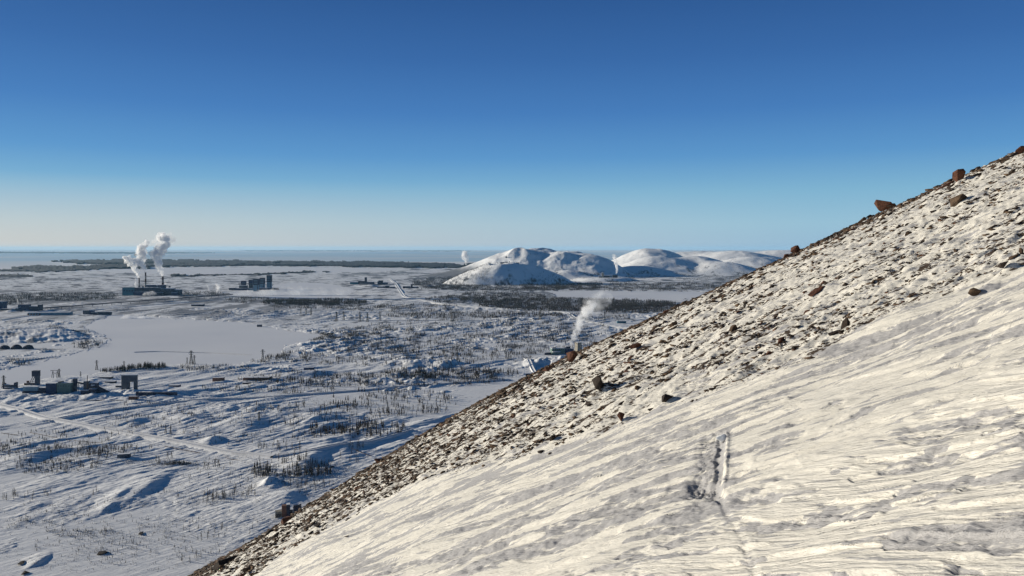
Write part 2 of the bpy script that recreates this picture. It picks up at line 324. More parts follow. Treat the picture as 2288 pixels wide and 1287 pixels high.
def hillH(x, y):
    wx = fbm(x / 700, y / 700, 81, 3) * 150; wy = fbm(x / 700, y / 700, 82, 3) * 170
    h = np.zeros(np.shape(x)); 
    for (px, d, tp, rx, ry, kind) in HILLS:
        X = (px - CX) / F * d; Z = CH - (tp - HY) / F * d
        r = np.sqrt(((x - X + wx * 0.5) / rx) ** 2 + ((y - d + wy * 0.6) / ry) ** 2)
        if kind == 'cone': q = Z * np.clip(1.3 - r * 1.15, 0, 1)
        elif kind == 'flat': q = Z * sm(1.3, 0.6, r)
        else: q = Z * np.exp(-r * r * 0.75)
        h = (h ** 6 + np.maximum(q, 0) ** 6) ** (1 / 6)
    g = np.abs(perlin((x + wy) / 260, (y + wx) / 420, 84)); 
    k_ = 1 - 0.65 * sm(500, 1600, x); h = h * (1 - 0.16 * g * k_) + fbm(x / 90, y / 90, 83, 4) * 5 * k_ * sm(20, 120, h) + fbm(x / 420, y / 420, 85, 3) * 14 * k_ * sm(40, 200, h)
    return h - 9
def build_hills():
    pxs = np.arange(880, 1900, 1.3); ds = np.concatenate([np.arange(6900, 12000, 17), np.arange(12000, 17500, 32)])
    PX, Y = np.meshgrid(pxs, ds); X = (PX - CX) / F * Y; Z = hillH(X, Y)
    PYb = HY + F * CH / Y
    fade = sm(-9, 30, Z)
    wood = np.clip(fbm(X / 180, Y / 300, 91, 4) * 2.6 + 0.6 - Z / 75, 0, 1) * np.clip(0.6 + fbm(X / 30, Y / 60, 92, 3) * 2, 0, 1)
    wood = np.maximum(wood, sm(1120, 1060, PX) * sm(8600, 9300, Y) * sm(150, 60, Z) * 0.8)
    rock = np.clip(fbm(X / 60, Y / 60, 93, 5) * 2.6 - 0.75 + sm(120, 350, Z) * 0.25 - 0.05, 0, 1) * 0.5
    m = attr_mix_mat('hill_snow', [('rock', (0.17, 0.15, 0.14)), ('wood', (0.045, 0.055, 0.075))], base=(0.86, 0.86, 0.86), bump=[(0.01, 0.02, 0.02, -0.4, 2.5)])
    tag(mesh_obj('hills', np.stack([X, Y, Z], -1).reshape(-1, 3), gridfaces(*X.shape), m, smooth=True,
                 attrs={'wood': wood.ravel(), 'rock': rock.ravel()}), kind='structure')
build_hills()
def hp(px, d):
    x = (px - CX) / F * d; return Vector((x, d, float(hillH(np.array([x]), np.array([float(d)]))[0])))

# ------------------------------------------------------------------ the near mountain slope
EH, BB, KK = 3.0, -0.116, 3e-4
SIL = [(2288, 330), (2150, 392), (2000, 457), (1880, 515), (1760, 562), (1600, 640), (1450, 708), (1330, 770), (1200, 832), (1100, 880), (1000, 932), (900, 990), (830, 1035), (760, 1075), (700, 1115), (650, 1155), (600, 1190), (500, 1255), (420, 1287)]
_u = np.array([(p[0] - CX) / F for p in SIL]); _w = np.array([(HY - p[1]) / F for p in SIL])
_pc = np.polyfit(_u * 100, (_w - BB + 0.06) * 100, 5)
_f0 = float(np.polyval(_pc, 0.0)); _pd = np.polyder(_pc)
def fx(x):
    x = np.asarray(x, float); xc = np.clip(x, -42, 66)
    v = np.polyval(_pc, xc) - _f0 + (x - xc) * np.where(x > 0, float(np.polyval(_pd, 66)), max(0.45, float(np.polyval(_pd, -42))))
    return np.where(x > 110, fx_cap(v, x), v)
def fx_cap(v, x): return v - np.maximum(x - 110, 0) * 0.42
def baseS(x, y): return CH - EH + fx(x) + (BB + _f0 / 100) * y - KK * y * y
def hitS(px, py):
    px = np.atleast_1d(np.asarray(px, float)); py = np.atleast_1d(np.asarray(py, float))
    ys = np.exp(np.linspace(math.log(2.5), math.log(160), 700)); u = (px - CX) / F; w_ = (HY - py) / F
    X = u[:, None] * ys; D = (baseS(X, ys[None, :]) - CH) / ys - w_[:, None]
    k = np.where((D >= 0).any(1), (D >= 0).argmax(1), D.argmax(1)); k = np.clip(k, 1, len(ys) - 1)
    a = np.arange(len(px)); d0, d1 = D[a, k - 1], D[a, k]; t = np.where(d1 > d0 + 1e-9, np.clip(-d0 / (d1 - d0 + 1e-12), 0, 1), 1)
    y = ys[k - 1] + t * (ys[k] - ys[k - 1]); return u * y, y
def sn(x, y): return x + 0.06 * y, y - 0.06 * x + 0.35 * perlin(x / 9, y / 9, 99)
BND = [(480, 1300), (560, 1287), (640, 1225), (740, 1170), (850, 1112), (1000, 1060), (1150, 1022), (1260, 985), (1400, 935), (1500, 905), (1640, 855), (1800, 795), (1900, 745), (2000, 700), (2100, 668), (2200, 640), (2288, 612), (2400, 575)]
_bx, _by = hitS([p[0] for p in BND], [p[1] for p in BND]); _bs, _bn = sn(_bx, _by); _o = np.argsort(_bs)
def nb(s): return np.interp(s, _bs[_o], _bn[_o])
# the track across the snow, photo pixels
TRK = [(1611, 975), (1613, 1000), (1609, 1030), (1606, 1060), (1600, 1090), (1612, 1110), (1632, 1135), (1650, 1160), (1662, 1185), (1672, 1215), (1684, 1250), (1690, 1290), (1694, 1340)]
_tx, _ty = hitS([p[0] for p in TRK], [p[1] for p in TRK])
def dist_path(x, y, TX, TY, side=False):
    best = np.full(np.shape(x), 1e9); sg = np.zeros(np.shape(x))
    for i in range(len(TX) - 1):
        ax, ay, bx, by = TX[i], TY[i], TX[i + 1], TY[i + 1]; L = (bx - ax) ** 2 + (by - ay) ** 2
        t = np.clip(((x - ax) * (bx - ax) + (y - ay) * (by - ay)) / L, 0, 1)
        qx, qy = x - ax - t * (bx - ax), y - ay - t * (by - ay); d = np.sqrt(qx * qx + qy * qy); k = d < best
        best = np.where(k, d, best); sg = np.where(k, np.sign(qx), sg)
    return best * sg if side else best
DRIFTS = []                                # snow tails beside the larger stones: x, y, size
def slopeZ(x, y, detail=True):
    s, n = sn(x, y); b0 = baseS(x, y)
    edge = n - nb(s) + fbm(s / 5, n / 1.6, 101, 3) * 1.3
    rk = sm(-0.8, 1.6, edge)                                                # 1 on the stony rib
    far = sm(150, 90, y)
    w1 = fbm(s / 6, n / 3, 102, 2) * 0.8
    big = fbm(s / 14, n / 4.5, 103, 3) * 0.24
    # wind slab plates: terraces stretched along the wind
    s1, n1 = (x - 0.62 * y) / 1.177 + w1 * 0.3, (0.62 * x + y) / 1.177 + 0.25 * perlin(x / 2.5, y / 2.5, 97)
    fd = sm(15, 9, y); fe = sm(10, 7, y); sh = 0.14 + 0.30 * sm(6, 13, y)
    w3 = perlin(s1 / 0.9, n1 / 0.5, 96) * 0.10
    q = perlin(s1 / 1.7, (n1 + w3) / 0.42, 104) * 2.6 + perlin(s1 / 0.8, (n1 + w3) / 0.19, 105) * 0.8 * fd
    te = q
    s2, n2 = (-0.54 * x + 0.84 * y), (0.84 * x + 0.54 * y)                    # nearest the viewer the wind streaks turn
    nr_ = sm(9.5, 7.2, y + perlin(x / 3, y / 3, 98) * 1.6)
    q2 = perlin((s2 + w1) / 2.2, (n2 + w1 * 0.2) / 0.45, 114) * 2.6 + perlin(s2 / 0.9, (n2 + w3) / 0.16, 115) * 0.8
    t1 = terrace(q, sh) * 0.034 + perlin(s1 / 1.6, n1 / 0.08, 106) * 0.012 * fe + perlin(s1 / 0.7, n1 / 0.16, 107) * 0.014 * fd + perlin(s1 / 2.4, n1 / 0.30, 94) * 0.035 + perlin(s1 / 4.5, n1 / 1.1, 95) * 0.14
    t2 = terrace(q2, 0.13) * 0.034 + perlin(s2 / 1.8, n2 / 0.06, 116) * 0.012 + perlin(s2 / 0.6, n2 / 0.13, 117) * 0.012
    sn_h = big + t1 * (1 - nr_) + t2 * nr_
    rough = sm(-0.03, 0.06, fbm(s1 / 3.2, n1 / 0.42, 108, 4) + 0.5 * fbm(s1 / 0.6, n1 / 0.15, 118, 2) * fd) * (1 - nr_) + sm(0.03, 0.11, fbm(s2 / 3.0, n2 / 0.40, 119, 4) + 0.5 * fbm(s2 / 0.5, n2 / 0.11, 120, 3)) * nr_
    sn_h += rough * (fbm(s1 / 0.22, n1 / 0.12, 109, 3) * 0.040 * sm(22, 11, y) - 0.012)
    rk_h = fbm(s / 5, n / 1.6, 110, 3) * 0.25 + -np.abs(perlin(s / 1.5, n / 0.5, 111)) * 0.16 + fbm(s / 0.45, n / 0.2, 112, 4) * 0.10
    rk_h = rk_h * (1 + sm(20, 90, y) * 0.8) - 0.55 * sm(25, 95, y)
    h = sn_h * (1 - rk) + rk_h * rk
    td = dist_path(x, y, _tx, _ty, True); ad = np.abs(td)
    up_ = sm(8.5, 9.3, y); wdt = 0.030 + 0.02 * up_ + 0.02 * perlin(y * 5, x * 0, 121); tr = sm(wdt * 1.6, wdt * 0.5, ad) * (0.25 + 0.75 * up_) * sm(-0.5, 0.1, perlin(y * 2.3, y * 0, 125) + up_)
    inz = sm(2, 0, np.abs(x - 3) - 4)
    h = h - tr * 0.06 * (0.7 + fbm(x * 6, y * 6, 122, 3)) + sm(0.13, 0.05, ad) * (1 - tr) * (td > 0) * 0.035 * (0.12 + 0.88 * up_)
    lo = sm(0.24, 0.05, np.abs(td + 0.15)) * (td < 0) * up_
    h = h + lo * (fbm(x / 0.05, y / 0.06, 123, 3) * 0.03 - 0.03)
    h = h - PIT_D(x, y)
    for (X, Y, r, hh) in DRIFTS:
        k = (np.abs(x - X) < 5 * r) & (np.abs(y - Y) < 6 * r)
        if k.any():
            a, c = sn(x[k] - X, y[k] - Y); h[k] += hh * np.exp(-np.minimum((c + 0.3 * r) ** 2 / (0.8 * r) ** 2 + (a - r * 1.2) ** 2 / (2.0 * r) ** 2, 30))
    return b0 + h * far, rk, np.maximum(rough * (1 - rk * 0.6) * 0.9, np.maximum(tr, lo * 0.8) * (1 - rk)), te, q
_pitx, _pity = hitS([1583, 1572], [1086, 1075])
def PIT_D(x, y):
    r = np.sqrt(((x - _pitx[0]) / 0.16) ** 2 + ((y - _pity[0]) / 0.65) ** 2); return sm(1.25, 0.45, r) * (0.065 + 0.04 * perlin(x / 0.06, y / 0.10, 126))

# large stones: px, py of the middle, width and height in photo px, label
STONES = [
 (1974, 461, 26, 24, 'tall squarish red-brown boulder standing highest on the skyline ridge'),
 (1992, 455, 17, 14, 'small boulder leaning on the right of the tall skyline boulder'),
 (1925, 484, 20, 12, 'slanted brown boulder on the skyline just left of the tall one'),
 (1946, 477, 16, 11, 'low dark stone between the slanted and the tall skyline boulders'),
 (1776, 553, 20, 18, 'rounded red boulder on the skyline above the distant hills'),
 (1759, 562, 16, 12, 'low red stone touching the left of the rounded skyline boulder'),
 (1852, 517, 12, 8, 'small dark stone alone on the skyline left of the slanted boulder'),
 (1880, 508, 22, 9, 'flat grey-brown slab on the skyline above small scree'),
 (2112, 415, 34, 13, 'long red-brown slab on the skyline left of the snow-edged block'),
 (2142, 402, 22, 17, 'dark block on the skyline with a snow-covered left edge'),
 (2088, 421, 13, 8, 'small reddish stone at the left end of the long skyline slab'),
 (2160, 392, 20, 8, 'low dark ledge stone right of the snow-edged block'),
 (2184, 383, 24, 13, 'black hump of rock on the skyline near the right'),
 (2168, 389, 12, 9, 'small dark knob beside the black skyline hump'),
 (2245, 350, 24, 16, 'brown wedge boulder in the rock cluster at the top right skyline'),
 (2262, 343, 22, 12, 'dark middle stone in the top right skyline cluster'),
 (2279, 333, 22, 16, 'topmost red boulder at the right edge of the skyline'),
 (2224, 365, 22, 10, 'low slab starting the top right skyline cluster'),
 (2140, 464, 36, 24, 'large brown boulder with a snow patch on the upper scree'),
 (2163, 446, 22, 8, 'thin slab just above the large snow-patched boulder'),
 (2028, 515, 18, 15, 'squarish brown boulder alone on the upper scree'),
 (2053, 502, 18, 14, 'dark stones behind the squarish upper scree boulder'),
 (1868, 537, 14, 12, 'small tan stone just under the skyline scree'),
 (1943, 545, 20, 14, 'leaning brown slab under the squarish upper boulder'),
 (2246, 604, 26, 26, 'large black and brown boulder with a white drift at its left'),
 (2265, 584, 26, 9, 'long low slab above the boulder with the white drift'),
 (2284, 570, 12, 20, 'brown boulder cut by the right edge of the view'),
 (2176, 648, 24, 22, 'triangular brown rock with a long white snow drift at its left'),
 (2114, 653, 17, 12, 'rounded olive boulder left of the triangular rock'),
 (1828, 656, 36, 20, 'large red slab in the middle of the scree'),
 (1836, 625, 18, 13, 'brown block above the large red slab'),
 (1802, 651, 14, 16, 'dark stone just left of the large red slab'),
 (1804, 684, 16, 16, 'dark upright stone below the large red slab'),
 (1748, 760, 26, 16, 'red-brown slab joined to black rocks low on the scree'),
 (1718, 776, 24, 22, 'black jagged rock left of the red-brown slab'),
 (1686, 778, 18, 12, 'brown tilted slab alone left of the black jagged rock'),
 (1866, 741, 22, 20, 'black boulder at the foot of the dark rock string'),
 (1888, 722, 16, 24, 'tall dark rock at the top of the black boulder'),
 (1885, 738, 20, 16, 'dark knobbly rock right of the black boulder'),
 (1638, 739, 18, 18, 'brown cube-like stone on the mid scree'),
 (1700, 748, 14, 20, 'black narrow upright rock above the tilted slab'),
 (1486, 901, 26, 22, 'black elongated rock at the very edge of the smooth snow'),
 (1456, 895, 16, 12, 'flat brown stone just left of the black elongated rock'),
 (1420, 780, 22, 18, 'orange-brown boulder on the scree above the snowy patch'),
 (1408, 796, 10, 12, 'small dark stone under the orange-brown boulder'),
 (1402, 826, 14, 14, 'brown stone with a dark side below the orange boulder'),
 (1336, 876, 20, 24, 'tall dark boulder with a snow heap at its foot'),
 (1389, 928, 16, 18, 'orange stone lying near the lower snow edge'),
 (1422, 883, 14, 12, 'round brown stone between the heaped boulder and the snow edge'),
 (1105, 988, 20, 24, 'pointed brown rock alone on the lower scree'),
 (1090, 1010, 14, 12, 'dark stone below the pointed lower rock'),
 (1234, 984, 13, 16, 'dark pebble-like boulder at the lower snow edge'),
 (1234, 915, 12, 10, 'small light brown stone on the lower scree'),
 (1278, 801, 24, 16, 'dark red block on the skyline in front of the mine shaft'),
 (1226, 829, 26, 12, 'red rubble heap on the skyline below the dark red block'),
 (1488, 692, 14, 9, 'reddish boulder on the skyline right of the low shed'),
 (1470, 702, 10, 8, 'small reddish stone on the skyline left of the reddish boulder'),
 (1454, 706, 10, 8, 'small dark skyline stone above the shed'),
 (1505, 725, 16, 12, 'brown stone just beneath the skyline shed boulder'),
 (1562, 678, 12, 10, 'dark stone near the skyline on the middle rib'),
 (1662, 656, 13, 10, 'square grey-brown stone under the middle skyline'),
 (982, 940, 20, 10, 'dark ledge of rock on the lower skyline'),
 (965, 952, 16, 10, 'reddish outcrop on the lower skyline below the ledge'),
 (850, 1020, 24, 20, 'red-brown knob on the lower skyline by the valley road'),
 (880, 1002, 20, 12, 'broken brown ledge above the lower red-brown knob'),
 (715, 1104, 22, 18, 'orange-red outcrop on the lower skyline'),
 (738, 1100, 18, 9, 'flat ledge right of the orange-red outcrop'),
 (700, 1124, 16, 10, 'dark stone under the orange-red outcrop'),
 (642, 1166, 32, 24, 'big dark red outcrop on the skyline below the ruins'),
 (602, 1196, 26, 16, 'black rounded outcrop on the lowest skyline'),
 (708, 1176, 20, 14, 'dark boulder inside the lowest scree'),
 (733, 1152, 11, 9, 'small black stone on the lowest scree'),
 (612, 1217, 22, 16, 'dark slab on the lowest scree close to the snow'),
 (556, 1266, 24, 26, 'black rounded boulder at the bottom edge of the scree'),
 (540, 1284, 20, 12, 'red-brown stone at the very bottom of the scree'),
 (505, 1262, 60, 26, 'broad dark rock mass at the lowest skyline corner'),
 (492, 1285, 24, 16, 'brown rock at the bottom edge below the dark mass'),
 (774, 1196, 12, 7, 'small flat brown slab lying alone on the smooth snow'),
]
_sx, _sy = hitS([p[0] for p in STONES], [p[1] + p[3] * 0.3 for p in STONES])
for (p, x_, y_) in zip(STONES, _sx, _sy):
    if 'snow' in p[4] or 'drift' in p[4] or p[2] > 25:
        if y_ < 60: r_ = p[2] / F * y_ * 0.75; DRIFTS.append((x_ - 0.5 * r_, y_, r_, 0.55 * p[3] / F * y_ * 1.2))
def build_slope():
    ys = [3.2]
    while ys[-1] < 1300:
        y = ys[-1]; ys.append(y + (min(max(0.00062 * y * y / EH, 0.0052), 0.30) if y < 150 else 0.08 * y))
    ys = np.array(ys); us = np.concatenate([np.arange(-1.6, -0.62, 0.03), np.arange(-0.62, 0.80, 0.0019), np.arange(0.80, 2.4, 0.02)])
    U, Y = np.meshgrid(us, ys); X = U * Y
    Z, rk, rough, te, q = slopeZ(X, Y)
    s, n = sn(X, Y)
    gravel = np.clip((fbm(s / 1.5, n / 0.30, 131, 4) + fbm(s / 7, n / 1.6, 132, 3) * 0.3) * 1.5 + 0.42 + sm(40, 95, Y) * 0.15 - 0.38 * sm(-4, 14, X) * sm(95, 60, Y) + sm(5, -30, X) * 0.5, 0, 1) * rk
    lip = sm(0.78, 1.0, 1 - rk) * 0
    m = attr_mix_mat('slope_snow', [('rough', (0.375, 0.368, 0.37)), ('gravel', (0.060, 0.043, 0.031))], base=(0.68, 0.65, 0.585),
                     bump=[(1.3, 9, 4.0, 0.555, 0.035), (6, 28, 12, 0.555, 0.016)])
    # crust and drifted plates: fine streaks along the wind, thresholded where the attribute says how much crust there is
    t = m.node_tree; ra = [n_ for n_ in t.nodes if n_.type == 'ATTRIBUTE' and n_.attribute_name == 'rough'][0]; mixr = ra.outputs['Fac'].links[0].to_node
    geo = t.nodes.new('ShaderNodeNewGeometry'); outs = []
    for ang, sc_ in ((0.555, (0.9, 8.0, 3.0)), (1.0, (1.1, 11.0, 4.0))):
        vr = t.nodes.new('ShaderNodeVectorRotate'); vr.rotation_type = 'Z_AXIS'; vr.inputs['Angle'].default_value = ang; t.links.new(geo.outputs['Position'], vr.inputs['Vector'])
        mp = t.nodes.new('ShaderNodeMapping'); mp.inputs['Scale'].default_value = sc_; t.links.new(vr.outputs[0], mp.inputs[0])
        n_ = t.nodes.new('ShaderNodeTexNoise'); n_.inputs['Scale'].default_value = 1; n_.inputs['Detail'].default_value = 6; n_.inputs['Roughness'].default_value = 0.62; n_.inputs['Distortion'].default_value = 0.35
        t.links.new(mp.outputs[0], n_.inputs['Vector']); outs.append(n_.outputs[0])
    na = t.nodes.new('ShaderNodeAttribute'); na.attribute_name = 'turn'; mz = t.nodes.new('ShaderNodeMix'); t.links.new(na.outputs['Fac'], mz.inputs[0]); t.links.new(outs[0], mz.inputs[2]); t.links.new(outs[1], mz.inputs[3])
    b1 = t.nodes.new('ShaderNodeMath'); b1.operation = 'MULTIPLY_ADD'; b1.inputs[1].default_value = 0.22; b1.inputs[2].default_value = -0.585; t.links.new(ra.outputs['Fac'], b1.inputs[0])
    b2 = t.nodes.new('ShaderNodeMath'); b2.operation = 'ADD'; t.links.new(mz.outputs[0], b2.inputs[0]); t.links.new(b1.outputs[0], b2.inputs[1])
    b3 = t.nodes.new('ShaderNodeMath'); b3.operation = 'MULTIPLY'; b3.use_clamp = True; b3.inputs[1].default_value = 20; t.links.new(b2.outputs[0], b3.inputs[0]); t.links.new(b3.outputs[0], mixr.inputs[0])
    pb = t.nodes['Principled BSDF']; old = pb.inputs['Normal'].links[0].from_socket; bq = t.nodes.new('ShaderNodeBump'); bq.inputs['Distance'].default_value = 0.075; bq.inputs['Strength'].default_value = 1
    t.links.new(mz.outputs[0], bq.inputs['Height']); t.links.new(old, bq.inputs['Normal']); t.links.new(bq.outputs[0], pb.inputs['Normal'])
    # gravel shows as crisp specks: the attribute sets how much of the ground they cover
    t = m.node_tree; ga = [n_ for n_ in t.nodes if n_.type == 'ATTRIBUTE' and n_.attribute_name == 'gravel'][0]; mixn = ga.outputs['Fac'].links[0].to_node
    geo = t.nodes.new('ShaderNodeNewGeometry'); prev = None
    for sc_, st_ in (((5.0, 11.0, 11.0), 0), ((2.0, 4.6, 4.6), 1)):
        mp = t.nodes.new('ShaderNodeMapping'); mp.inputs['Scale'].default_value = sc_; t.links.new(geo.outputs['Position'], mp.inputs[0])
        n_ = t.nodes.new('ShaderNodeTexNoise'); n_.inputs['Scale'].default_value = 1; n_.inputs['Detail'].default_value = 4; n_.inputs['Roughness'].default_value = 0.65; t.links.new(mp.outputs[0], n_.inputs['Vector'])
        a1 = t.nodes.new('ShaderNodeMath'); a1.operation = 'MULTIPLY_ADD'; a1.inputs[1].default_value = 0.175; a1.inputs[2].default_value = -0.66; t.links.new(ga.outputs['Fac'], a1.inputs[0])
        a2 = t.nodes.new('ShaderNodeMath'); a2.operation = 'ADD'; t.links.new(n_.outputs[0], a2.inputs[0]); t.links.new(a1.outputs[0], a2.inputs[1])
        a3 = t.nodes.new('ShaderNodeMath'); a3.operation = 'MULTIPLY'; a3.use_clamp = True; a3.inputs[1].default_value = 30; t.links.new(a2.outputs[0], a3.inputs[0])
        if prev is None: prev = a3
        else:
            a4 = t.nodes.new('ShaderNodeMath'); a4.operation = 'MAXIMUM'; t.links.new(prev.outputs[0], a4.inputs[0]); t.links.new(a3.outputs[0], a4.inputs[1]); prev = a4
    a5 = t.nodes.new('ShaderNodeMath'); a5.operation = 'GREATER_THAN'; a5.inputs[1].default_value = 0.02; t.links.new(ga.outputs['Fac'], a5.inputs[0])
    a6 = t.nodes.new('ShaderNodeMath'); a6.operation = 'MULTIPLY'; t.links.new(prev.outputs[0], a6.inputs[0]); t.links.new(a5.outputs[0], a6.inputs[1]); t.links.new(a6.outputs[0], mixn.inputs[0])
    tag(mesh_obj('mountain_slope', np.stack([X, Y, Z], -1).reshape(-1, 3), gridfaces(*X.shape), m, smooth=True,
                 attrs={'turn': sm(9.5, 7.2, Y + perlin(X / 3, Y / 3, 98) * 1.6).ravel(), 'rough': np.clip(rough, 0, 1).ravel(), 'gravel': gravel.ravel()}), kind='structure')
build_slope()
def sz(x, y):
    Z = slopeZ(np.atleast_1d(np.asarray(x, float)), np.atleast_1d(np.asarray(y, float)))[0]; return Z

# ------------------------------------------------------------------ stones
def rock_data(seed, n=15, flat=0.7):
    r = np.random.RandomState(seed); bm = bmesh.new()
    for k in range(n):
        v = r.randn(3); v /= np.linalg.norm(v); v *= 0.5 * (0.86 + 0.28 * r.rand()); bm.verts.new((v[0] * 1.1, v[1] * 0.95, v[2] * flat))
    g = bmesh.ops.convex_hull(bm, input=bm.verts[:]); bmesh.ops.delete(bm, geom=[v for v in bm.verts if not v.link_faces], context='VERTS')
    return bm
def rock_mat(name, c1, c2):
    m = bpy.data.materials.new(name); m.use_nodes = True; t = m.node_tree; b = t.nodes['Principled BSDF']; b.inputs['Roughness'].default_value = 0.85
    b.inputs['Specular IOR Level'].default_value = 0.2
    tc = t.nodes.new('ShaderNodeNewGeometry'); n = t.nodes.new('ShaderNodeTexNoise'); n.inputs['Scale'].default_value = 5; n.inputs['Detail'].default_value = 7
    n.inputs['Roughness'].default_value = 0.7
    t.links.new(tc.outputs['Position'], n.inputs['Vector']); cr = t.nodes.new('ShaderNodeValToRGB')
    cr.color_ramp.elements[0].position = 0.35; cr.color_ramp.elements[0].color = (*c1, 1); cr.color_ramp.elements[1].position = 0.68; cr.color_ramp.elements[1].color = (*c2, 1)
    t.links.new(n.outputs[0], cr.inputs[0]); t.links.new(cr.outputs[0], b.inputs['Base Color'])
    bp = t.nodes.new('ShaderNodeBump'); bp.inputs['Distance'].default_value = 0.05; t.links.new(n.outputs[0], bp.inputs['Height']); t.links.new(bp.outputs[0], b.inputs['Normal'])
    return m
RED = rock_mat('red_brown_rock', (0.040, 0.018, 0.012), (0.135, 0.058, 0.034))
BRN = rock_mat('brown_rock', (0.042, 0.028, 0.019), (0.13, 0.085, 0.053))
BLK = rock_mat('dark_rock', (0.018, 0.014, 0.012), (0.050, 0.036, 0.028))
RMESH = {}
for mi, (mn, mm) in enumerate((('red', RED), ('brown', BRN), ('dark', BLK))):
    for v in range(7):
        bm = rock_data(100 + v, 9 + v // 2, (0.62, 0.8, 0.95, 0.5, 0.7, 0.85, 0.6)[v])
        if v % 2 == 0: bmesh.ops.bevel(bm, geom=bm.edges[:], offset=0.018, segments=1, affect='EDGES')
        me = bpy.data.meshes.new('rock'); bm.to_mesh(me); bm.free(); me.materials.append(mm); RMESH[(mi, v)] = me
for i, (p, x, y) in enumerate(zip(STONES, _sx, _sy)):
    lab = p[4]; red = any(k in lab for k in ('red', 'orange')); drk = any(k in lab for k in ('dark', 'black'))
    me = RMESH[(2 if drk and not red else 0 if red else 1, i % 7)]
    o = bpy.data.objects.new('boulder', me); COL.objects.link(o)
    wd_, ht = p[2] / F * y * 1.2, p[3] / F * y * (1.15 if any(k in lab for k in ('outcrop', 'mass', 'ledge', 'slab', 'rubble')) else 1.6)
    if lab.startswith('tall') or 'block on' in lab: ht *= 1.6
    onsky = 'skyline' in lab and not any(k in lab for k in ('beneath', 'under', 'near', 'just under'))
    z = float(sz(x, y)[0]); o.location = (x, y, z + ht * (0.04 if ('outcrop' in lab or 'mass' in lab) else 0.38 if (onsky and p[3] >= 14) else 0.32 if onsky else 0.12))
    o.scale = (wd_, (wd_ + ht) * 0.5, ht); o.rotation_euler = (R.uniform(-.25, .25), -0.45 if p[2] > 1.3 * p[3] else -0.15, R.uniform(-0.6, 0.6))
    tag(o, lab, 'boulder', 'boulders on the stony slope')
nb_ = len(STONES)
def scatter(n, lo, hi, power, seed):
    r = np.random.RandomState(seed); out = []
    y = np.exp(r.uniform(math.log(9), math.log(135), n * 6)); u = r.uniform(-0.46, 0.70, n * 6); x = u * y
    s, nn = sn(x, y); e = nn - nb(s); k = e > -0.7 + np.abs(r.randn(len(e))) * 1.1
    st = fbm(s / 2.6, nn / 0.5, 151, 3) * 1.7 + fbm(s / 9, nn / 2.2, 152, 2) * 0.9 + 0.28 + sm(35, 95, y) * 0.4 + sm(5, -30, x) * 0.5 - 0.42 * sm(-2, 14, x) * sm(95, 60, y)
    k &= st > r.rand(len(e)) * 0.9
    x, y, s, nn = x[k][:n], y[k][:n], s[k][:n], nn[k][:n]
    px = lo * (1 - r.rand(len(x))) ** (-1 / power); px = np.minimum(px, hi)
    return x, y, px / F * y, r
# individual stones
x, y, d, r = scatter(300 - nb_, 8.5, 15, 4.0, 201)
z = sz(x, y); 
def zone(px_):
    return ('on the lower left scree' if px_ < 1200 else 'on the middle scree' if px_ < 1760 else 'on the upper right scree')
for i in range(len(x)):
    q = R.rand(); mi = 0 if q < 0.22 else 1 if q < 0.62 else 2
    o = bpy.data.objects.new('stone', RMESH[(mi, i % 7)]); COL.objects.link(o); o.location = (x[i], y[i], z[i] + d[i] * 0.05)
    a_ = 1 + R.rand() * 0.9; o.scale = (d[i] * a_, d[i], d[i] * 0.85); o.rotation_euler = (R.uniform(-.5, .5), R.uniform(-.8, 0), R.uniform(-1.2, 0.4))
    z_ = zone(CX + F * x[i] / y[i])
    tag(o, ('small reddish', 'small brown', 'small dark')[mi] + ' stone half buried in snow ' + z_, 'stone',
        ('reddish', 'brown', 'dark')[mi] + ' stones ' + z_)
# scree: uncountable small stones as one mesh per colour
def scree(name, lab, m, n, lo, hi, power, seed):
    x, y, d, r = scatter(n, lo, hi, power, seed); z = sz(x, y); N = len(x); print(name, N)
    var = []
    for v in range(8):
        bm = rock_data(300 + v, 8, 0.75); bm.verts.index_update()
        bmesh.ops.triangulate(bm, faces=bm.faces[:]); var.append((np.array([q.co[:] for q in bm.verts]), np.array([[q.index for q in f.verts] for f in bm.faces]))); bm.free()
    VS, FS, off = [], [], 0
    for v, (vv, ff) in enumerate(var):
        k = np.arange(N) % 8 == v; c = k.sum(); ang = r.uniform(-1.4, 0.6, c); ca, sa = np.cos(ang), np.sin(ang); st = 1 + r.rand(c) * 1.4; tl = r.uniform(-0.6, 0.1, c)
        P = vv[None] * np.stack([d[k] * st, d[k], d[k] * 0.8], -1)[:, None, :]
        P = np.stack([P[..., 0] * np.cos(tl)[:, None] + P[..., 2] * np.sin(tl)[:, None], P[..., 1], -P[..., 0] * np.sin(tl)[:, None] + P[..., 2] * np.cos(tl)[:, None]], -1)
        P = np.stack([P[..., 0] * ca[:, None] - P[..., 1] * sa[:, None], P[..., 0] * sa[:, None] + P[..., 1] * ca[:, None], P[..., 2]], -1)
        P += np.stack([x[k], y[k], z[k] + d[k] * 0.08], -1)[:, None, :]
        VS.append(P.reshape(-1, 3)); FS.append((ff[None] + (np.arange(c) * len(vv))[:, None, None] + off).reshape(-1, 3)); off += c * len(vv)
    tag(mesh_obj(name, np.concatenate(VS), np.concatenate(FS), m), lab, 'scree', kind='stuff')
scree('scree_brown', 'brown gravel and small stones poking out of the snow on the rib', BRN, 60000, 2.0, 12, 2.0, 211)
scree('scree_dark', 'dark gravel and small stones poking out of the snow on the rib', BLK, 60000, 2.0, 12, 2.0, 212)
scree('scree_reddish', 'reddish small stones poking out of the snow on the rib', RED, 12000, 2.2, 9, 2.2, 213)
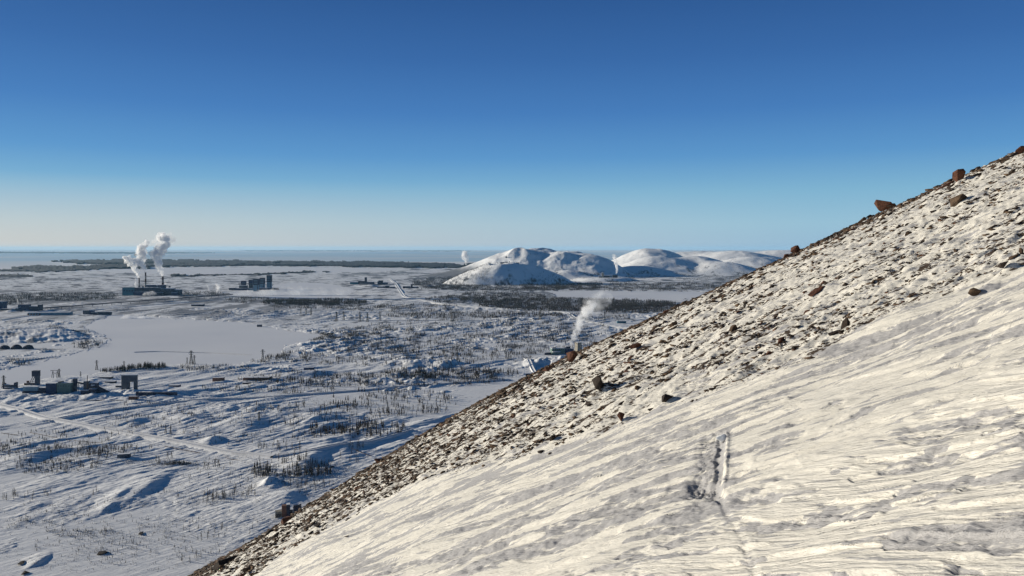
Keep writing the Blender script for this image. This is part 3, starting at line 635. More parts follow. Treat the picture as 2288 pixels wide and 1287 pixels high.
# the snow block at the top of the track
bm = rock_data(411, 16, 0.95); me = bpy.data.meshes.new('snow_block'); bm.to_mesh(me); bm.free(); me.materials.append(mat('fresh_snow', (0.88, 0.88, 0.86), bump=0.01, bscale=30))
bx_, by_ = hitS([1612], [986]); o = bpy.data.objects.new('snow_block', me); COL.objects.link(o)
q_ = by_[0] / F; o.scale = (24 * q_, 20 * q_, 24 * q_); o.location = (bx_[0], by_[0], float(sz(bx_, by_)[0]) + 10 * q_)
tag(o, 'white block of snow standing at the top end of the footprint track', 'snow block')

# ------------------------------------------------------------------ roads (raised snow banks with a flat top)
def road(name, pts, width, hgt, m, lift=1.0):
    P = [];
    for (a, b) in zip(pts[:-1], pts[1:]):
        for t in np.linspace(0, 1, 14, endpoint=False): P.append((a[0] + (b[0] - a[0]) * t, a[1] + (b[1] - a[1]) * t))
    P.append(pts[-1]); P = np.array(P)
    for _ in range(5): P[1:-1] = (P[:-2] + P[1:-1] * 2 + P[2:]) / 4
    G = np.array([g0(a, b) for a, b in P]); Z = np.array([gz(a, b) for a, b in G])
    Zs = Z.copy()
    for _ in range(40): Zs[1:-1] = (Zs[:-2] + Zs[1:-1] * 2 + Zs[2:]) / 4
    Zs = np.maximum(Zs, Z - 1.5) + lift
    T = np.gradient(G, axis=0); T /= np.linalg.norm(T, axis=1)[:, None]; N = np.stack([-T[:, 1], T[:, 0]], -1)
    prof = [(-width / 2 - hgt * 1.6, -hgt - 1.5), (-width / 2 - 1.0, 0.9), (-width / 2, 0.0), (width / 2, 0.0), (width / 2 + 1.0, 0.9), (width / 2 + hgt * 1.6, -hgt - 1.5)]
    V = []
    for (o_, z_) in prof: V.append(np.concatenate([G + N * o_, (Zs + z_)[:, None]], 1))
    V = np.stack(V, 1); nr, nc = V.shape[:2]
    tag(mesh_obj(name, V.reshape(-1, 3), gridfaces(nr, nc), m, smooth=False), kind='structure')
rm_ = mat('road_snow', (0.70, 0.70, 0.71), noise=0.15, nscale=0.1, bump=0.3, bscale=0.3); rn_ = mat('bank_snow', (0.80, 0.80, 0.80), bump=0.4, bscale=0.2)
road('road', [(-40, 897), (40, 917), (110, 938), (200, 955), (340, 981), (440, 1001), (520, 1018), (610, 1029)], 9, 3.0, rm_, 2.8)
road('road', [(108, 943), (190, 930), (300, 911), (460, 895), (600, 889), (700, 881), (820, 872), (900, 864), (1020, 857), (1140, 849)], 8, 1.6, rm_, 1.6)
road('road', [(610, 1029), (700, 1022), (790, 1004), (860, 985), (920, 970)], 7, 2, rm_, 2)
road('road', [(868, 622), (884, 634), (893, 648), (902, 662), (915, 668), (960, 677), (1040, 687), (1120, 691), (1200, 694), (1262, 698), (1274, 704), (1284, 712), (1310, 719), (1340, 725), (1400, 736), (1450, 742)], 15, 6, rn_, 3)
road('road', [(300, 787), (360, 785), (460, 788), (560, 793)], 9, 0.2, rm_, 0.35)
road('road', [(1174, 801), (1180, 806), (1187, 820), (1197, 836)], 8, 1.5, rn_, 1.5)
road('road', [(760, 716), (900, 716), (1100, 717), (1260, 716), (1340, 718)], 8, 0.5, rm_, 0.6)
road('road', [(0, 716), (60, 706), (200, 694), (330, 682), (520, 668)], 14, 1.0, rm_, 1.0)

# ------------------------------------------------------------------ trees
BARK = mat('larch_bark', (0.060, 0.048, 0.042), noise=0.3, nscale=2); TWIG = mat('larch_twigs', (0.045, 0.037, 0.034), noise=0.3, nscale=1)
def larch(seed, h=1.0, dense=1.0):
    r = random.Random(seed); tr = MB(); tw = MB(); lean = r.uniform(-0.03, 0.03)
    n = 5; px_ = lambda t: (lean * t * t, 0.4 * lean * t, t * h)
    for k in range(n): tr.bar(px_(k / n), px_((k + 1) / n), 0.042 * (1 - k / n * 0.85), 0.042 * (1 - (k + 1) / n * 0.85))
    nbr = int(34 * dense)
    for k in range(nbr):
        t = 0.14 + 0.82 * (k + r.random()) / nbr; L = (0.24 * (1.02 - t) ** 0.8 + 0.02) * r.uniform(0.45, 1.1); az = r.uniform(0, 6.28); b = px_(t)
        e_ = (b[0] + math.cos(az) * L, b[1] + math.sin(az) * L, b[2] + L * r.uniform(-0.15, 0.25)); tw.bar(b, e_, 0.016, 0.006)
        for j in range(2):
            q = r.uniform(0.35, 0.95); c = tuple(b[i] + (e_[i] - b[i]) * q for i in range(3)); az2 = az + r.choice((-1, 1)) * r.uniform(.5, 1.1)
            tw.bar(c, (c[0] + math.cos(az2) * L * .4, c[1] + math.sin(az2) * L * .4, c[2] + r.uniform(-.02, .04)), 0.011, 0.004)
    return tr, tw
TV = []
for v in range(8):
    tr, tw = larch(v, 1.0, (1.0, 0.7, 1.3, 0.25, 1.0, 1.5, 0.5, 1.1)[v])
    a_ = tr.build('trunk', BARK); b_ = tw.build('crown', TWIG); TV.append((a_.data, b_.data)); bpy.data.objects.remove(a_); bpy.data.objects.remove(b_)
def add_tree(x, y, h, lab, grp, v):
    root = empty('larch_tree', (x, y, gz(x, y) - 0.2)); root.scale = (h, h, h); root.rotation_euler = (0, 0, R.uniform(0, 6.28)); tag(root, lab, 'tree', grp)
    for nm, me in zip(('trunk', 'crown'), TV[v]):
        c = bpy.data.objects.new(nm, me); COL.objects.link(c); c.parent = root
# cx, cy, half width px, half height px, count, height m, dead?, where
CL = [(485, 1116, 44, 8, 34, 11, 0, 'in the clump left of the brick ruin'), (545, 1104, 40, 10, 16, 9, 0, 'in the row above the brick ruin'),
      (372, 1102, 12, 3, 3, 11, 0, 'left of the dense clump'), (30, 1112, 42, 7, 14, 10, 0, 'in the row at the left edge'), (96, 1106, 34, 5, 6, 9, 0, 'near the left edge row'),
      (205, 1104, 34, 4, 4, 9, 0, 'left of the shaded snow hollow'), (470, 1195, 60, 16, 17, 9, 0, 'above the dark rock corner'),
      (430, 1245, 30, 14, 16, 8, 1, 'beside the dark rock corner'), (575, 1172, 30, 26, 7, 8, 1, 'scattered below the brick ruin'),
      (690, 1092, 46, 12, 20, 10, 0, 'behind the orange-red skyline outcrop'), (700, 1056, 60, 14, 34, 12, 0, 'on the hillock under the road'), (640, 1040, 60, 8, 18, 11, 0, 'beside the end of the curved road'),
      (800, 1022, 40, 18, 22, 12, 0, 'below the valley road'), (640, 1010, 50, 7, 16, 13, 0, 'just above the curved road'), (580, 1005, 20, 5, 7, 13, 0, 'in the tuft above the road'),
      (200, 1000, 70, 10, 16, 8, 0, 'right of the long pipeline'), (60, 1040, 60, 16, 9, 9, 0, 'on the left edge bank'), (430, 1165, 60, 24, 8, 6, 1, 'scattered left of the ruin'),
      (895, 925, 46, 5, 22, 12, 0, 'in the row above the valley road')]
nt_ = 0; NUMW = ['first', 'second', 'third', 'fourth', 'fifth', 'sixth', 'seventh', 'eighth', 'ninth', 'tenth']
def ordn(i): return NUMW[i] if i < 10 else '%d%s' % (i + 1, 'th' if 10 <= i % 100 + 0 < 20 or (i + 1) % 10 not in (1, 2, 3) else {1: 'st', 2: 'nd', 3: 'rd'}[(i + 1) % 10])
for (cx, cy, rx, ry, n, h, dead, where) in CL:
    pts = sorted([(cx + np.clip(R.normal(0, 0.5), -1, 1) * rx, cy + R.uniform(-1, 1) * ry) for _ in range(n)])
    for i, (a, b) in enumerate(pts):
        x, y = g0(a, b); v = 3 if dead and R.rand() < .8 else int(R.choice([0, 1, 2, 4, 5, 6, 7]))
        add_tree(x, y, h * R.uniform(0.55, 1.25), ('bare pole-like larch ' if v == 3 else 'bare brown larch ') + where + ', ' + ordn(i) + ' from the left', 'bare larches ' + where, v); nt_ += 1
# the rest of the larches as masses: simple trees, many
def lowtree(seed):
    r = random.Random(seed); m = MB(); m.bar((0, 0, 0), (0, 0, 1), 0.045, 0.01)
    for k in range(9):
        t = 0.18 + 0.75 * (k + r.random()) / 9; L = 0.22 * (1.05 - t) * r.uniform(.6, 1.15) + 0.02; az = r.uniform(0, 6.28)
        dx, dy = math.cos(az) * L, math.sin(az) * L
        m.poly([(0, 0, t + 0.05), (dx, dy, t), (0, 0, t - 0.07), (-dx * .7, -dy * .7, t + 0.02)], [(0, 1, 2), (0, 2, 3)])
    V = np.array(m.v); T = []
    for f in m.f:
        for j in range(1, len(f) - 1): T.append((f[0], f[j], f[j + 1]))
    return V, np.array(T)
LV = [lowtree(k) for k in range(6)]
def wood(name, lab, regions, seed):
    r = np.random.RandomState(seed); X, Y, Hh = [], [], []; regions = [(a, b, c, d, int(n * 2.3), h * 1.05, t - 0.10) for a, b, c, d, n, h, t in regions]
    for (cx, cy, rx, ry, n, h, thr) in regions:
        a = cx + r.uniform(-1, 1, n * 5) * rx; b = cy + r.uniform(-1, 1, n * 5) * ry
        x = (a - CX) / F * CH * F / (b - HY); y = CH * F / (b - HY)
        k = (fbm(a / 26, b / 4.2, 171, 3) * 1.7 + fbm(x / 90, y / 90, 172, 2) > thr + r.normal(0, 0.06, len(a))) & (((a - cx) / rx) ** 2 + ((b - cy) / ry) ** 2 < 1.1) & (~lake_mask(a, b))
        x, y = x[k][:n], y[k][:n]; X.append(x); Y.append(y); Hh.append(h * r.uniform(0.5, 1.25, len(x)))
    X, Y, Hh = map(np.concatenate, (X, Y, Hh)); Z = gzv(X, Y) - 0.3
    hz = hillH(X, Y); Z = np.where((X > -900) & (Y > 6900) & (Y < 17000), np.maximum(Z, hz), Z)
    VS, FS, off = [], [], 0
    for v, (vv, ff) in enumerate(LV):
        k = np.arange(len(X)) % 6 == v; c = int(k.sum()); ang = r.uniform(0, 6.28, c); ca, sa = np.cos(ang)[:, None], np.sin(ang)[:, None]; P = vv[None] * Hh[k][:, None, None]
        P = np.stack([P[..., 0] * ca - P[..., 1] * sa, P[..., 0] * sa + P[..., 1] * ca, P[..., 2]], -1) + np.stack([X[k], Y[k], Z[k]], -1)[:, None, :]
        VS.append(P.reshape(-1, 3)); FS.append((ff[None] + (np.arange(c) * len(vv))[:, None, None] + off).reshape(-1, 3)); off += c * len(vv)
    tag(mesh_obj(name, np.concatenate(VS), np.concatenate(FS), TWIG), lab, 'trees', kind='stuff')
wood('larch_wood', 'dark larch wood around the foot of the snowy quarry hill', [(1010, 634, 90, 14, 1500, 15, -0.25), (1090, 645, 160, 6, 900, 14, -0.1), (1250, 641, 90, 8, 1300, 14, -0.3), (1420, 642, 180, 10, 2200, 13, -0.1), (1600, 628, 90, 16, 900, 12, 0.0)], 1)
wood('larch_wood', 'broad dark larch wood between the frozen lakes below the hills', [(1290, 682, 220, 14, 4200, 14, -0.35), (1110, 664, 110, 10, 1300, 13, -0.2), (1420, 690, 120, 12, 1400, 14, -0.2), (1040, 672, 90, 7, 500, 13, 0.0)], 2)
wood('larch_wood', 'dark spruce copse in front of the low fog bank', [(700, 676, 120, 6, 1400, 15, -0.3), (560, 672, 60, 6, 220, 13, 0.1)], 3)
wood('larch_row', 'long sparse row of larches below the raised snow road', [(1060, 705, 200, 7, 700, 14, -0.2), (900, 690, 140, 8, 360, 12, 0.0), (760, 686, 160, 6, 360, 12, 0.0), (1330, 710, 90, 8, 200, 12, 0.1)], 4)
wood('larch_wood', 'dark wood left of the power plant', [(130, 664, 140, 9, 1200, 13, -0.2), (0, 676, 60, 6, 350, 13, -0.2), (440, 658, 60, 6, 240, 12, 0.0)], 5)
wood('scattered_larches', 'bare larches scattered in patches over the snowy plain in mid distance', [(1050, 755, 280, 42, 1500, 11, 0.12), (820, 760, 120, 30, 420, 9, 0.15), (930, 800, 260, 22, 460, 10, 0.16), (1240, 740, 120, 26, 280, 11, 0.16), (640, 800, 120, 14, 120, 9, 0.2), (760, 750, 90, 8, 260, 8, 0.0)], 6)
wood('scattered_larches', 'bare larches in strips along both valley roads', [(830, 850, 300, 14, 640, 10, 0.08), (1010, 836, 150, 12, 380, 11, 0.0), (600, 870, 150, 10, 130, 8, 0.15), (880, 900, 140, 30, 200, 11, 0.22), (700, 930, 150, 30, 120, 9, 0.2), (800, 968, 110, 16, 120, 13, 0.12)], 7)
wood('scattered_larches', 'bare larches along the near shore of the large frozen lake', [(310, 822, 60, 5, 110, 13, -0.5), (250, 828, 40, 4, 60, 11, -0.5), (600, 795, 60, 9, 70, 10, 0.0), (460, 825, 100, 6, 90, 9, 0.0), (720, 755, 50, 9, 140, 9, -0.2), (200, 772, 40, 9, 90, 10, 0.0), (160, 745, 60, 4, 90, 8, 0.0), (50, 812, 30, 6, 40, 9, 0.0)], 8)
wood('scattered_larches', 'thin bare larches and shrubs dotted over the near left plain', [(330, 930, 110, 30, 110, 7, 0.2), (160, 1000, 180, 40, 150, 7, 0.2), (300, 1180, 260, 80, 170, 4, 0.2), (120, 1180, 160, 60, 90, 3, 0.2), (60, 1000, 90, 16, 120, 6, 0.0), (240, 1010, 70, 14, 110, 6, 0.0), (100, 1045, 130, 14, 120, 6, 0.0), (390, 1040, 40, 4, 120, 4, -0.3), (650, 1060, 90, 16, 120, 9, 0.0), (40, 1170, 80, 14, 60, 3, 0.0), (180, 1190, 80, 8, 90, 3, 0.0), (560, 960, 160, 40, 120, 7, 0.2), (560, 1060, 160, 40, 80, 5, 0.2)], 9)

wood('shrubs', 'low leafless shrubs and saplings sprinkled over the near left snowfields', [(240, 1200, 260, 80, 900, 1.8, 0.25), (120, 1020, 180, 50, 420, 2.2, 0.2), (470, 1150, 160, 60, 420, 2.0, 0.2), (400, 960, 200, 40, 420, 2.6, 0.2), (500, 1080, 200, 50, 260, 2.2, 0.25), (720, 1080, 90, 40, 300, 3, 0.0), (330, 1040, 120, 8, 260, 2.4, -0.1), (600, 900, 200, 30, 300, 3, 0.15)], 10)

# ------------------------------------------------------------------ pylons
STEEL = mat('pylon_steel', (0.10, 0.095, 0.09), rough=0.6, metal=0.2)
def pylon_parts(kind):
    t = MB(); c = MB()
    if kind == 'lattice':                   # unit height
        w0, w1 = 0.11, 0.025
        cor = lambda z: [(i * (w0 + (w1 - w0) * min(z / 0.75, 1)), j * (w0 + (w1 - w0) * min(z / 0.75, 1)), z) for i, j in ((-1, -1), (1, -1), (1, 1), (-1, 1))]
        zs = [0, 0.2, 0.37, 0.51, 0.63, 0.75, 1.0]
        for z0, z1 in zip(zs[:-1], zs[1:]):
            a, b = cor(z0), cor(z1)
            for i in range(4): t.bar(a[i], b[i], 0.022); t.bar(a[i], b[(i + 1) % 4], 0.013); t.bar(a[(i + 1) % 4], b[i], 0.013)
        for z, L in ((0.70, 0.15), (0.81, 0.20), (0.92, 0.13)):
            for s_ in (-1, 1): c.bar((0, 0, z), (s_ * L, 0, z), 0.02); c.bar((0, 0, z + 0.05), (s_ * L, 0, z), 0.012)
    else:                                   # wooden portal of two braced A legs
        for s_ in (-1, 1):
            for q in (-1, 1): t.bar((s_ * 0.30 + q * 0.10, q * 0.06, 0), (s_ * 0.24, 0, 0.98), 0.05)
        t.bar((-0.26, 0, 0.42), (0.26, 0, 0.80), 0.025); t.bar((0.26, 0, 0.42), (-0.26, 0, 0.80), 0.025)
        c.bar((-0.52, 0, 0.97), (0.52, 0, 0.97), 0.045)
        for x_ in (-0.45, 0, 0.45): c.bar((x_, 0, 0.97), (x_, 0, 0.86), 0.02)
    return t.build('lattice_tower' if kind == 'lattice' else 'portal_legs', STEEL), c.build('crossarms', STEEL)
PD = {}
for k in ('lattice', 'portal'):
    a_, b_ = pylon_parts(k); PD[k] = (a_.data, b_.data, a_.name); bpy.data.objects.remove(a_); bpy.data.objects.remove(b_)
def pylon(px, pb, pt, kind, lab, grp):
    p = gp(px, pb); h = (pb - pt) / F * p.y
    root = empty('power_pylon', p - Vector((0, 0, 0.3)), R.uniform(-0.35, 0.35)); root.scale = (h, h, h); tag(root, lab, 'pylon', grp)
    for nm, me in ((PD[kind][2], PD[kind][0]), ('crossarms', PD[kind][1])):
        o = bpy.data.objects.new(nm, me); COL.objects.link(o); o.parent = root
PYL = [(427, 813, 783, 'lattice', 'tall lattice pylon in the middle of the three on the near lake shore'), (418, 812, 798, 'lattice', 'short lattice pylon on the left of the three by the lake shore'),
       (434, 815, 794, 'lattice', 'medium lattice pylon on the right of the three by the lake shore'), (587, 809, 780, 'lattice', 'lone tall lattice pylon on the near lake shore'),
       (216, 826, 804, 'lattice', 'lattice pylon at the left end of the shore larches'), (277, 822, 806, 'lattice', 'thin pylon rising among the shore larches'), (8, 866, 838, 'lattice', 'lattice pylon at the left edge behind the mine'),
       (123, 846, 828, 'portal', 'left of the paired frame pylons behind the mine'), (132, 846, 825, 'lattice', 'right of the paired frame pylons behind the mine'), (180, 842, 830, 'lattice', 'small pylon behind the square chimney building'),
       (672, 704, 689, 'lattice', 'leftmost of the three faint pylons right of the copse'), (684, 704, 690, 'lattice', 'middle of the three faint pylons right of the copse'), (695, 705, 689, 'lattice', 'right one of the three faint pylons right of the copse'),
       (752, 716, 696, 'lattice', 'left one of the pair of dark pylons beyond the lake tip'), (768, 715, 696, 'lattice', 'right one of the pair of dark pylons beyond the lake tip'),
       (804, 718, 696, 'lattice', 'tall left pylon of the close trio on the plain'), (811, 716, 705, 'lattice', 'short middle pylon of the close trio on the plain'), (821, 719, 698, 'lattice', 'right pylon of the close trio on the plain'),
       (849, 716, 695, 'lattice', 'lone pylon right of the close trio'), (613, 696, 683, 'lattice', 'small pylon under the left end of the copse'),
       (976, 710, 696, 'lattice', 'faint thin pylon left of the tall twin pylons'), (1010, 719, 697, 'lattice', 'left one of the tall twin pylons'), (1015, 719, 697, 'lattice', 'right one of the tall twin pylons'),
       (1207, 718, 697, 'lattice', 'tall thin pylon left of the leaning steam plume'), (1351, 716, 696, 'lattice', 'thin pylon right of the leaning steam plume'),
       (909, 803, 791, 'lattice', 'thin pylon left of the dark snow scarp'), (931, 810, 792, 'lattice', 'pylon above the left part of the dark snow scarp'), (1022, 805, 785, 'lattice', 'pylon above the middle of the dark snow scarp'),
       (1052, 800, 784, 'lattice', 'pylon with wide arms above the dark snow scarp'), (1131, 803, 786, 'lattice', 'left one of the two pylons before the mine access road'), (1136, 804, 787, 'lattice', 'right one of the two pylons before the mine access road'),
       (866, 915, 898, 'lattice', 'pylon above the snow ramp near the skyline'), (721, 934, 914, 'portal', 'dark portal pylon above the long shaded scarp'), (736, 929, 915, 'portal', 'thin portal pylon right of the dark one on the scarp'),
       (579, 949, 929, 'lattice', 'narrow pylon in the brush above the road bend'), (370, 972, 953, 'lattice', 'left one of the paired pylons above the main road'), (381, 973, 955, 'lattice', 'right one of the paired pylons above the main road'),
       (252, 1007, 992, 'portal', 'portal pylon left of the flat-roofed box building'), (281, 1004, 991, 'portal', 'portal pylon behind the flat-roofed box building'), (352, 1035, 1022, 'portal', 'portal pylon at the tip of the box building shadow'),
       (379, 1028, 1012, 'portal', 'portal pylon right of the box building shadow'), (461, 1052, 1036, 'portal', 'portal pylon right of the low brush strip'), (484, 1049, 1031, 'portal', 'dark portal pylon beside the low brush strip'),
       (577, 1074, 1053, 'portal', 'portal pylon above the blue-shaded snow mound, left one'), (598, 1069, 1049, 'portal', 'portal pylon above the blue-shaded snow mound, right one'),
       (662, 1075, 1058, 'portal', 'portal pylon on the hillock, left one'), (677, 1069, 1049, 'portal', 'portal pylon on the hillock, right one')]
for p in PYL: pylon(p[0], p[1], p[2], p[3], p[4], 'power line pylons across the plain')

# ------------------------------------------------------------------ industry
TEAL = mat('teal_panel', (0.035, 0.15, 0.20), noise=0.15, nscale=0.05); DARK = mat('dark_panel', (0.045, 0.05, 0.075), noise=0.25, nscale=0.06)
NAVY = mat('blue_panel', (0.035, 0.055, 0.11), noise=0.15, nscale=0.05); PALE = mat('pale_blue_panel', (0.17, 0.27, 0.33), noise=0.15, nscale=0.05)
GREEN = mat('grey_green_panel', (0.12, 0.18, 0.165), noise=0.15, nscale=0.1); CONC = mat('stained_concrete', (0.26, 0.24, 0.20), noise=0.3, nscale=0.15)
BRICK = mat('weathered_brick', (0.17, 0.085, 0.06), noise=0.3, nscale=0.4); RUST = mat('rusty_steel', (0.08, 0.045, 0.03), noise=0.3, nscale=0.3)
GLASS = mat('dark_window', (0.015, 0.018, 0.025), rough=0.25, spec=0.5); RSN = mat('roof_snow', (0.76, 0.76, 0.77), bump=0.2, bscale=0.2)
BANDR = mat('chimney_dark_red', (0.045, 0.015, 0.015)); BANDW = mat('chimney_pale', (0.22, 0.21, 0.20)); DIM = mat('grey_wall', (0.08, 0.09, 0.11), noise=0.2, nscale=0.1)
def site(name, px, pb, label, cat, group=None, yaw=0.0, z=None):
    p = gp(px, pb) if z is None else z; q = p.y / F
    r = empty(name, p - Vector((0, 0, 0.6)), yaw); r.scale = (q, q, q); tag(r, label, cat, group); return r
def block(root, x0, x1, y0, y1, h, wm, z0=-1.0, roof=True, wins=0, name='wall', taper=0.0, rt=0.5, wm2=None, wz=0.55, wh=0.12):
    """a walled block (photo-pixel units) with a snow roof and rows of windows"""
    b = MB().box(x0, x1, y0, y1, z0, h, taper=taper).build(name, wm, root)
    if roof: MB().box(x0 - 0.08, x1 + 0.08, y0 - 0.08, y1 + 0.08, h, h + rt).build('roof', RSN, root)
    if wins:
        n = wins; w_ = (x1 - x0) / (n * 2 + 1)
        for i in range(n): MB().box(x0 + w_ * (2 * i + 1), x0 + w_ * (2 * i + 2), y0 - 0.06, y0 - 0.01, h * wz, h * (wz + wh)).build('window', wm2 or GLASS, b)
    return b
# power plant
r = site('power_plant', 336, 661, 'long dark blue power plant halls under the three striped chimneys', 'power plant'); r.scale.z *= 1.3
block(r, -63, -36, 0, 16, 13, TEAL, roof=False, wins=4); block(r, -36, 20, 1, 18, 13, DARK, rt=0.3, wins=9, wz=0.3); block(r, -20, 22, 18, 30, 17, NAVY, rt=0.3)
block(r, 20, 48, 3, 20, 11, DARK, rt=0.3, wins=5); block(r, 44, 62, 8, 22, 9, DIM, rt=0.4, wins=3); block(r, -48, -34, -9, -1, 5, TEAL, roof=False); block(r, -34, 6, -7, 0.5, 6, NAVY, rt=0.3, wins=6)
block(r, 6, 30, -5, 2.5, 5, DARK, rt=0.3); block(r, -52, -30, 18, 28, 8, NAVY, rt=0.3); block(r, 48, 60, -4, 6, 5, NAVY, rt=0.4)
b_ = MB()
for x_ in (-30, -22, -8, 4, 14, 28, 38): b_.box(x_, x_ + 3, 6, 10, 13, 15.5)
b_.build('roof_vents', DIM, r)
def chimney(px, pb, pt, w0, w1, bands, lab):
    q = gp(px, 660).y / F; p = gp(px, pb); p.y = gp(336, 660).y + 10 * q; p.x = (px - CX) / F * p.y
    q = p.y / F; r = empty('smokestack', (p.x, p.y, -1)); r.scale = (q, q, q); tag(r, lab, 'smokestack', 'striped smokestacks of the power plant')
    H = (CH / q - (pt - HY)) + 1 / q; n = len(bands)
    for i, k in enumerate(bands):
        z0, z1 = H * i / n, H * (i + 1) / n; a0 = (w0 + (w1 - w0) * i / n) * 1.3; a1 = (w0 + (w1 - w0) * (i + 1) / n) * 1.3
        MB().tube(0, 0, z0, z1, a0 / 2, a1 / 2, 20, cap=(i == n - 1)).build('band', BANDR if k else BANDW, r, smooth=False)
    MB().tube(0, 0, H - 1.0, H + 0.25, w1 * 0.65 + 0.35, w1 * 0.65 + 0.35, 20).build('rim', BANDR, r)
    return p.y
cy = chimney(311, 660, 621.5, 2.6, 2.0, [0, 0, 0, 1, 0, 1, 1], 'leftmost and shortest of the three striped smokestacks')
chimney(325.3, 660, 609, 3.6, 2.2, [0, 0, 1, 0, 1, 0, 1], 'tallest striped smokestack in the middle of the three')
chimney(363.6, 660, 618, 5.0, 2.9, [0, 1, 0, 1, 0, 1], 'thick striped smokestack on the right of the three')
# conveyor gallery on trestles
def gallery(p0, p1, h0, h1, n, m, lab, th=1.3, name='pipe_bridge', cat='pipe bridge'):
    a, b = gp(*p0), gp(*p1); q0, q1 = a.y / F, b.y / F; r = empty(name, (a.x, a.y, 0)); tag(r, lab, cat)
    A = Vector((0, 0, a.z + h0 * q0)); B = Vector((b.x - a.x, b.y - a.y, b.z + h1 * q1)); q = (q0 + q1) / 2
    MB().bar(A, B, th * q).build('gallery', m, r)
    for i in range(1, n):
        P = A.lerp(B, i / n); g = gz(a.x + P.x, a.y + P.y); t = MB()
        t.bar((P.x - 0.6 * q, P.y, g - 2), (P.x, P.y, P.z), 0.35 * q); t.bar((P.x + 0.6 * q, P.y, g - 2), (P.x, P.y, P.z), 0.35 * q); t.build('trestle', m, r)
gallery((88, 694), (520, 663), 5, 5, 22, DARK, 'very long dark pipe bridge on trestles crossing in front of the power plant', 1.9)
gallery((2, 968), (40, 973), 1.5, 1.5, 5, RUST, 'low pipe rack at the left edge beside the road fork', 0.8)
gallery((66, 966), (160, 985), 0.6, 0.6, 12, RUST, 'long low pipeline running down the slope from the road fork', 0.7)
gallery((165, 984), (247, 993), 0.5, 0.5, 10, RUST, 'short low pipeline continuing towards the portal pylon', 0.7)
gallery((368, 1002), (447, 1017), 1.0, 0.8, 8, RUST, 'dark pipeline parallel to the main road', 0.9)
gallery((508, 1029), (590, 1044), 0.6, 0.6, 8, RUST, 'low pipeline under the snowy end of the main road', 0.8)
gallery((786, 1014), (830, 1026), 1, 1, 4, RUST, 'short pipeline by the skyline near the red-brown knob', 0.8)
# left works
r = site('silo_building', 3, 693, 'tall blue tower block at the left edge of the plain', 'tower block'); block(r, -16, 6.5, 0, 10, 20, NAVY, wins=3, wz=0.8, wm2=PALE); block(r, -16, 12, -5, 0, 3, DARK)
r = site('factory_building', 62, 695, 'dark factory with a sloping conveyor left of the long pipe bridge', 'factory'); block(r, -22, 2, 0, 9, 12, NAVY, roof=False, wins=4); block(r, 2, 28, 1, 8, 8, DARK, rt=0.3); block(r, 22, 29, 0, 9, 12, DARK, rt=0.3)
MB().bar((-34, -2, 0), (-15, -1, 7), 1.5).build('conveyor', PALE, r); block(r, -60, -22, 2, 6, 2.5, DARK)
r = site('shed', 108, 704, 'long snow-roofed shed on stilts in front of the dark factory', 'shed', yaw=0.10); MB().gable(-44, 46, 0, 14, 0, 6, 1.2).build('wall', PALE, r)
MB().poly([(-44.3, -0.3, 6.1), (46.3, -0.3, 6.1), (46.3, 7, 7.6), (-44.3, 7, 7.6), (46.3, 14.3, 6.1), (-44.3, 14.3, 6.1)], [(0, 1, 2, 3), (3, 2, 4, 5)]).build('roof', RSN, r)
for x_ in range(-44, -16, 6): MB().box(x_, x_ + 3.5, -0.3, -0.05, 0.6, 4.2).build('door', BRICK, r)
r = site('pump_house', 204, 704, 'blue block house with low wings beside the frozen lake steam', 'building'); block(r, -19, -6, 0, 7, 9, DIM); block(r, -6, 4, 0.5, 7, 8, NAVY, roof=False); block(r, 0, 14, -3, 0.4, 5, DARK); block(r, 14, 43, 1, 6, 5.5, DIM, wins=5)
for i, (x_, hh_) in enumerate(((10, 13), (37, 15), (63, 14))):            # dark domed stores
    r = site('domed_store', x_, 779, ('left', 'middle', 'right')[i] + ' one of three dark rounded store domes below the snow bank', 'storage dome', 'dark domes below the snow bank')
    V = []; n = 14
    for k in range(9):
        th = k / 8 * math.pi / 2; V += [(math.cos(j * 2 * math.pi / n) * 12 * math.cos(th), math.sin(j * 2 * math.pi / n) * 9 * math.cos(th), math.sin(th) * hh_ * 0.68) for j in range(n)]
    o = mesh_obj('shell', V, [(k * n + j, k * n + (j + 1) % n, (k + 1) * n + (j + 1) % n, (k + 1) * n + j) for k in range(8) for j in range(n)], DARK, r, smooth=True)
    MB().box(-3, 3, -9.6, -8.2, 0, 4).build('door', GLASS, r)
# towers by the fog
TW = [(543, 646, 8.5, 17, 'lowest and leftmost of the mine towers beside the fog lake', DIM), (559.5, 647, 7.5, 21, 'second mine tower from the left, pale below a dark cap', DIM), (571, 651, 10, 28, 'front mine tower with three pale window bands', NAVY),
      (577.5, 645, 6, 20, 'narrow mine tower hidden partly behind the front tower', PALE), (585, 648, 9, 27, 'mine tower with a dark right side, second from the right', NAVY), (600.5, 646, 9, 31, 'tallest mine tower at the right of the group', NAVY)]
for px_, pb, w_, h_, lab, m_ in TW:
    r = site('mine_tower', px_, pb, lab, 'tower', 'mine towers beside the fog lake')
    MB().box(-w_ / 2, w_ / 2, 0, w_, -1, h_ * 0.52).build('lower_wall', PALE if m_ is not DIM else DIM, r); MB().box(-w_ / 2 - 0.4, w_ / 2 + 0.4, -0.4, w_ + 0.4, h_ * 0.52, h_).build('upper_wall', DARK if m_ is NAVY else NAVY, r)
    for k in range(3 if h_ > 22 else 1): MB().box(-w_ / 2 + 1, w_ / 2 - 0.6, -0.6, -0.42, h_ * (0.62 + k * 0.12), h_ * (0.655 + k * 0.12)).build('window_band', PALE, r)
    MB().box(-w_ / 2 - 0.4, w_ / 2 + 0.4, -0.4, w_ + 0.4, h_, h_ + 0.3).build('roof', DARK, r)
    MB().box(w_ / 2 - 1.2, w_ / 2 + 0.1, -0.55, 0, 0, h_ * 0.52).build('corner_shaft', DARK, r)
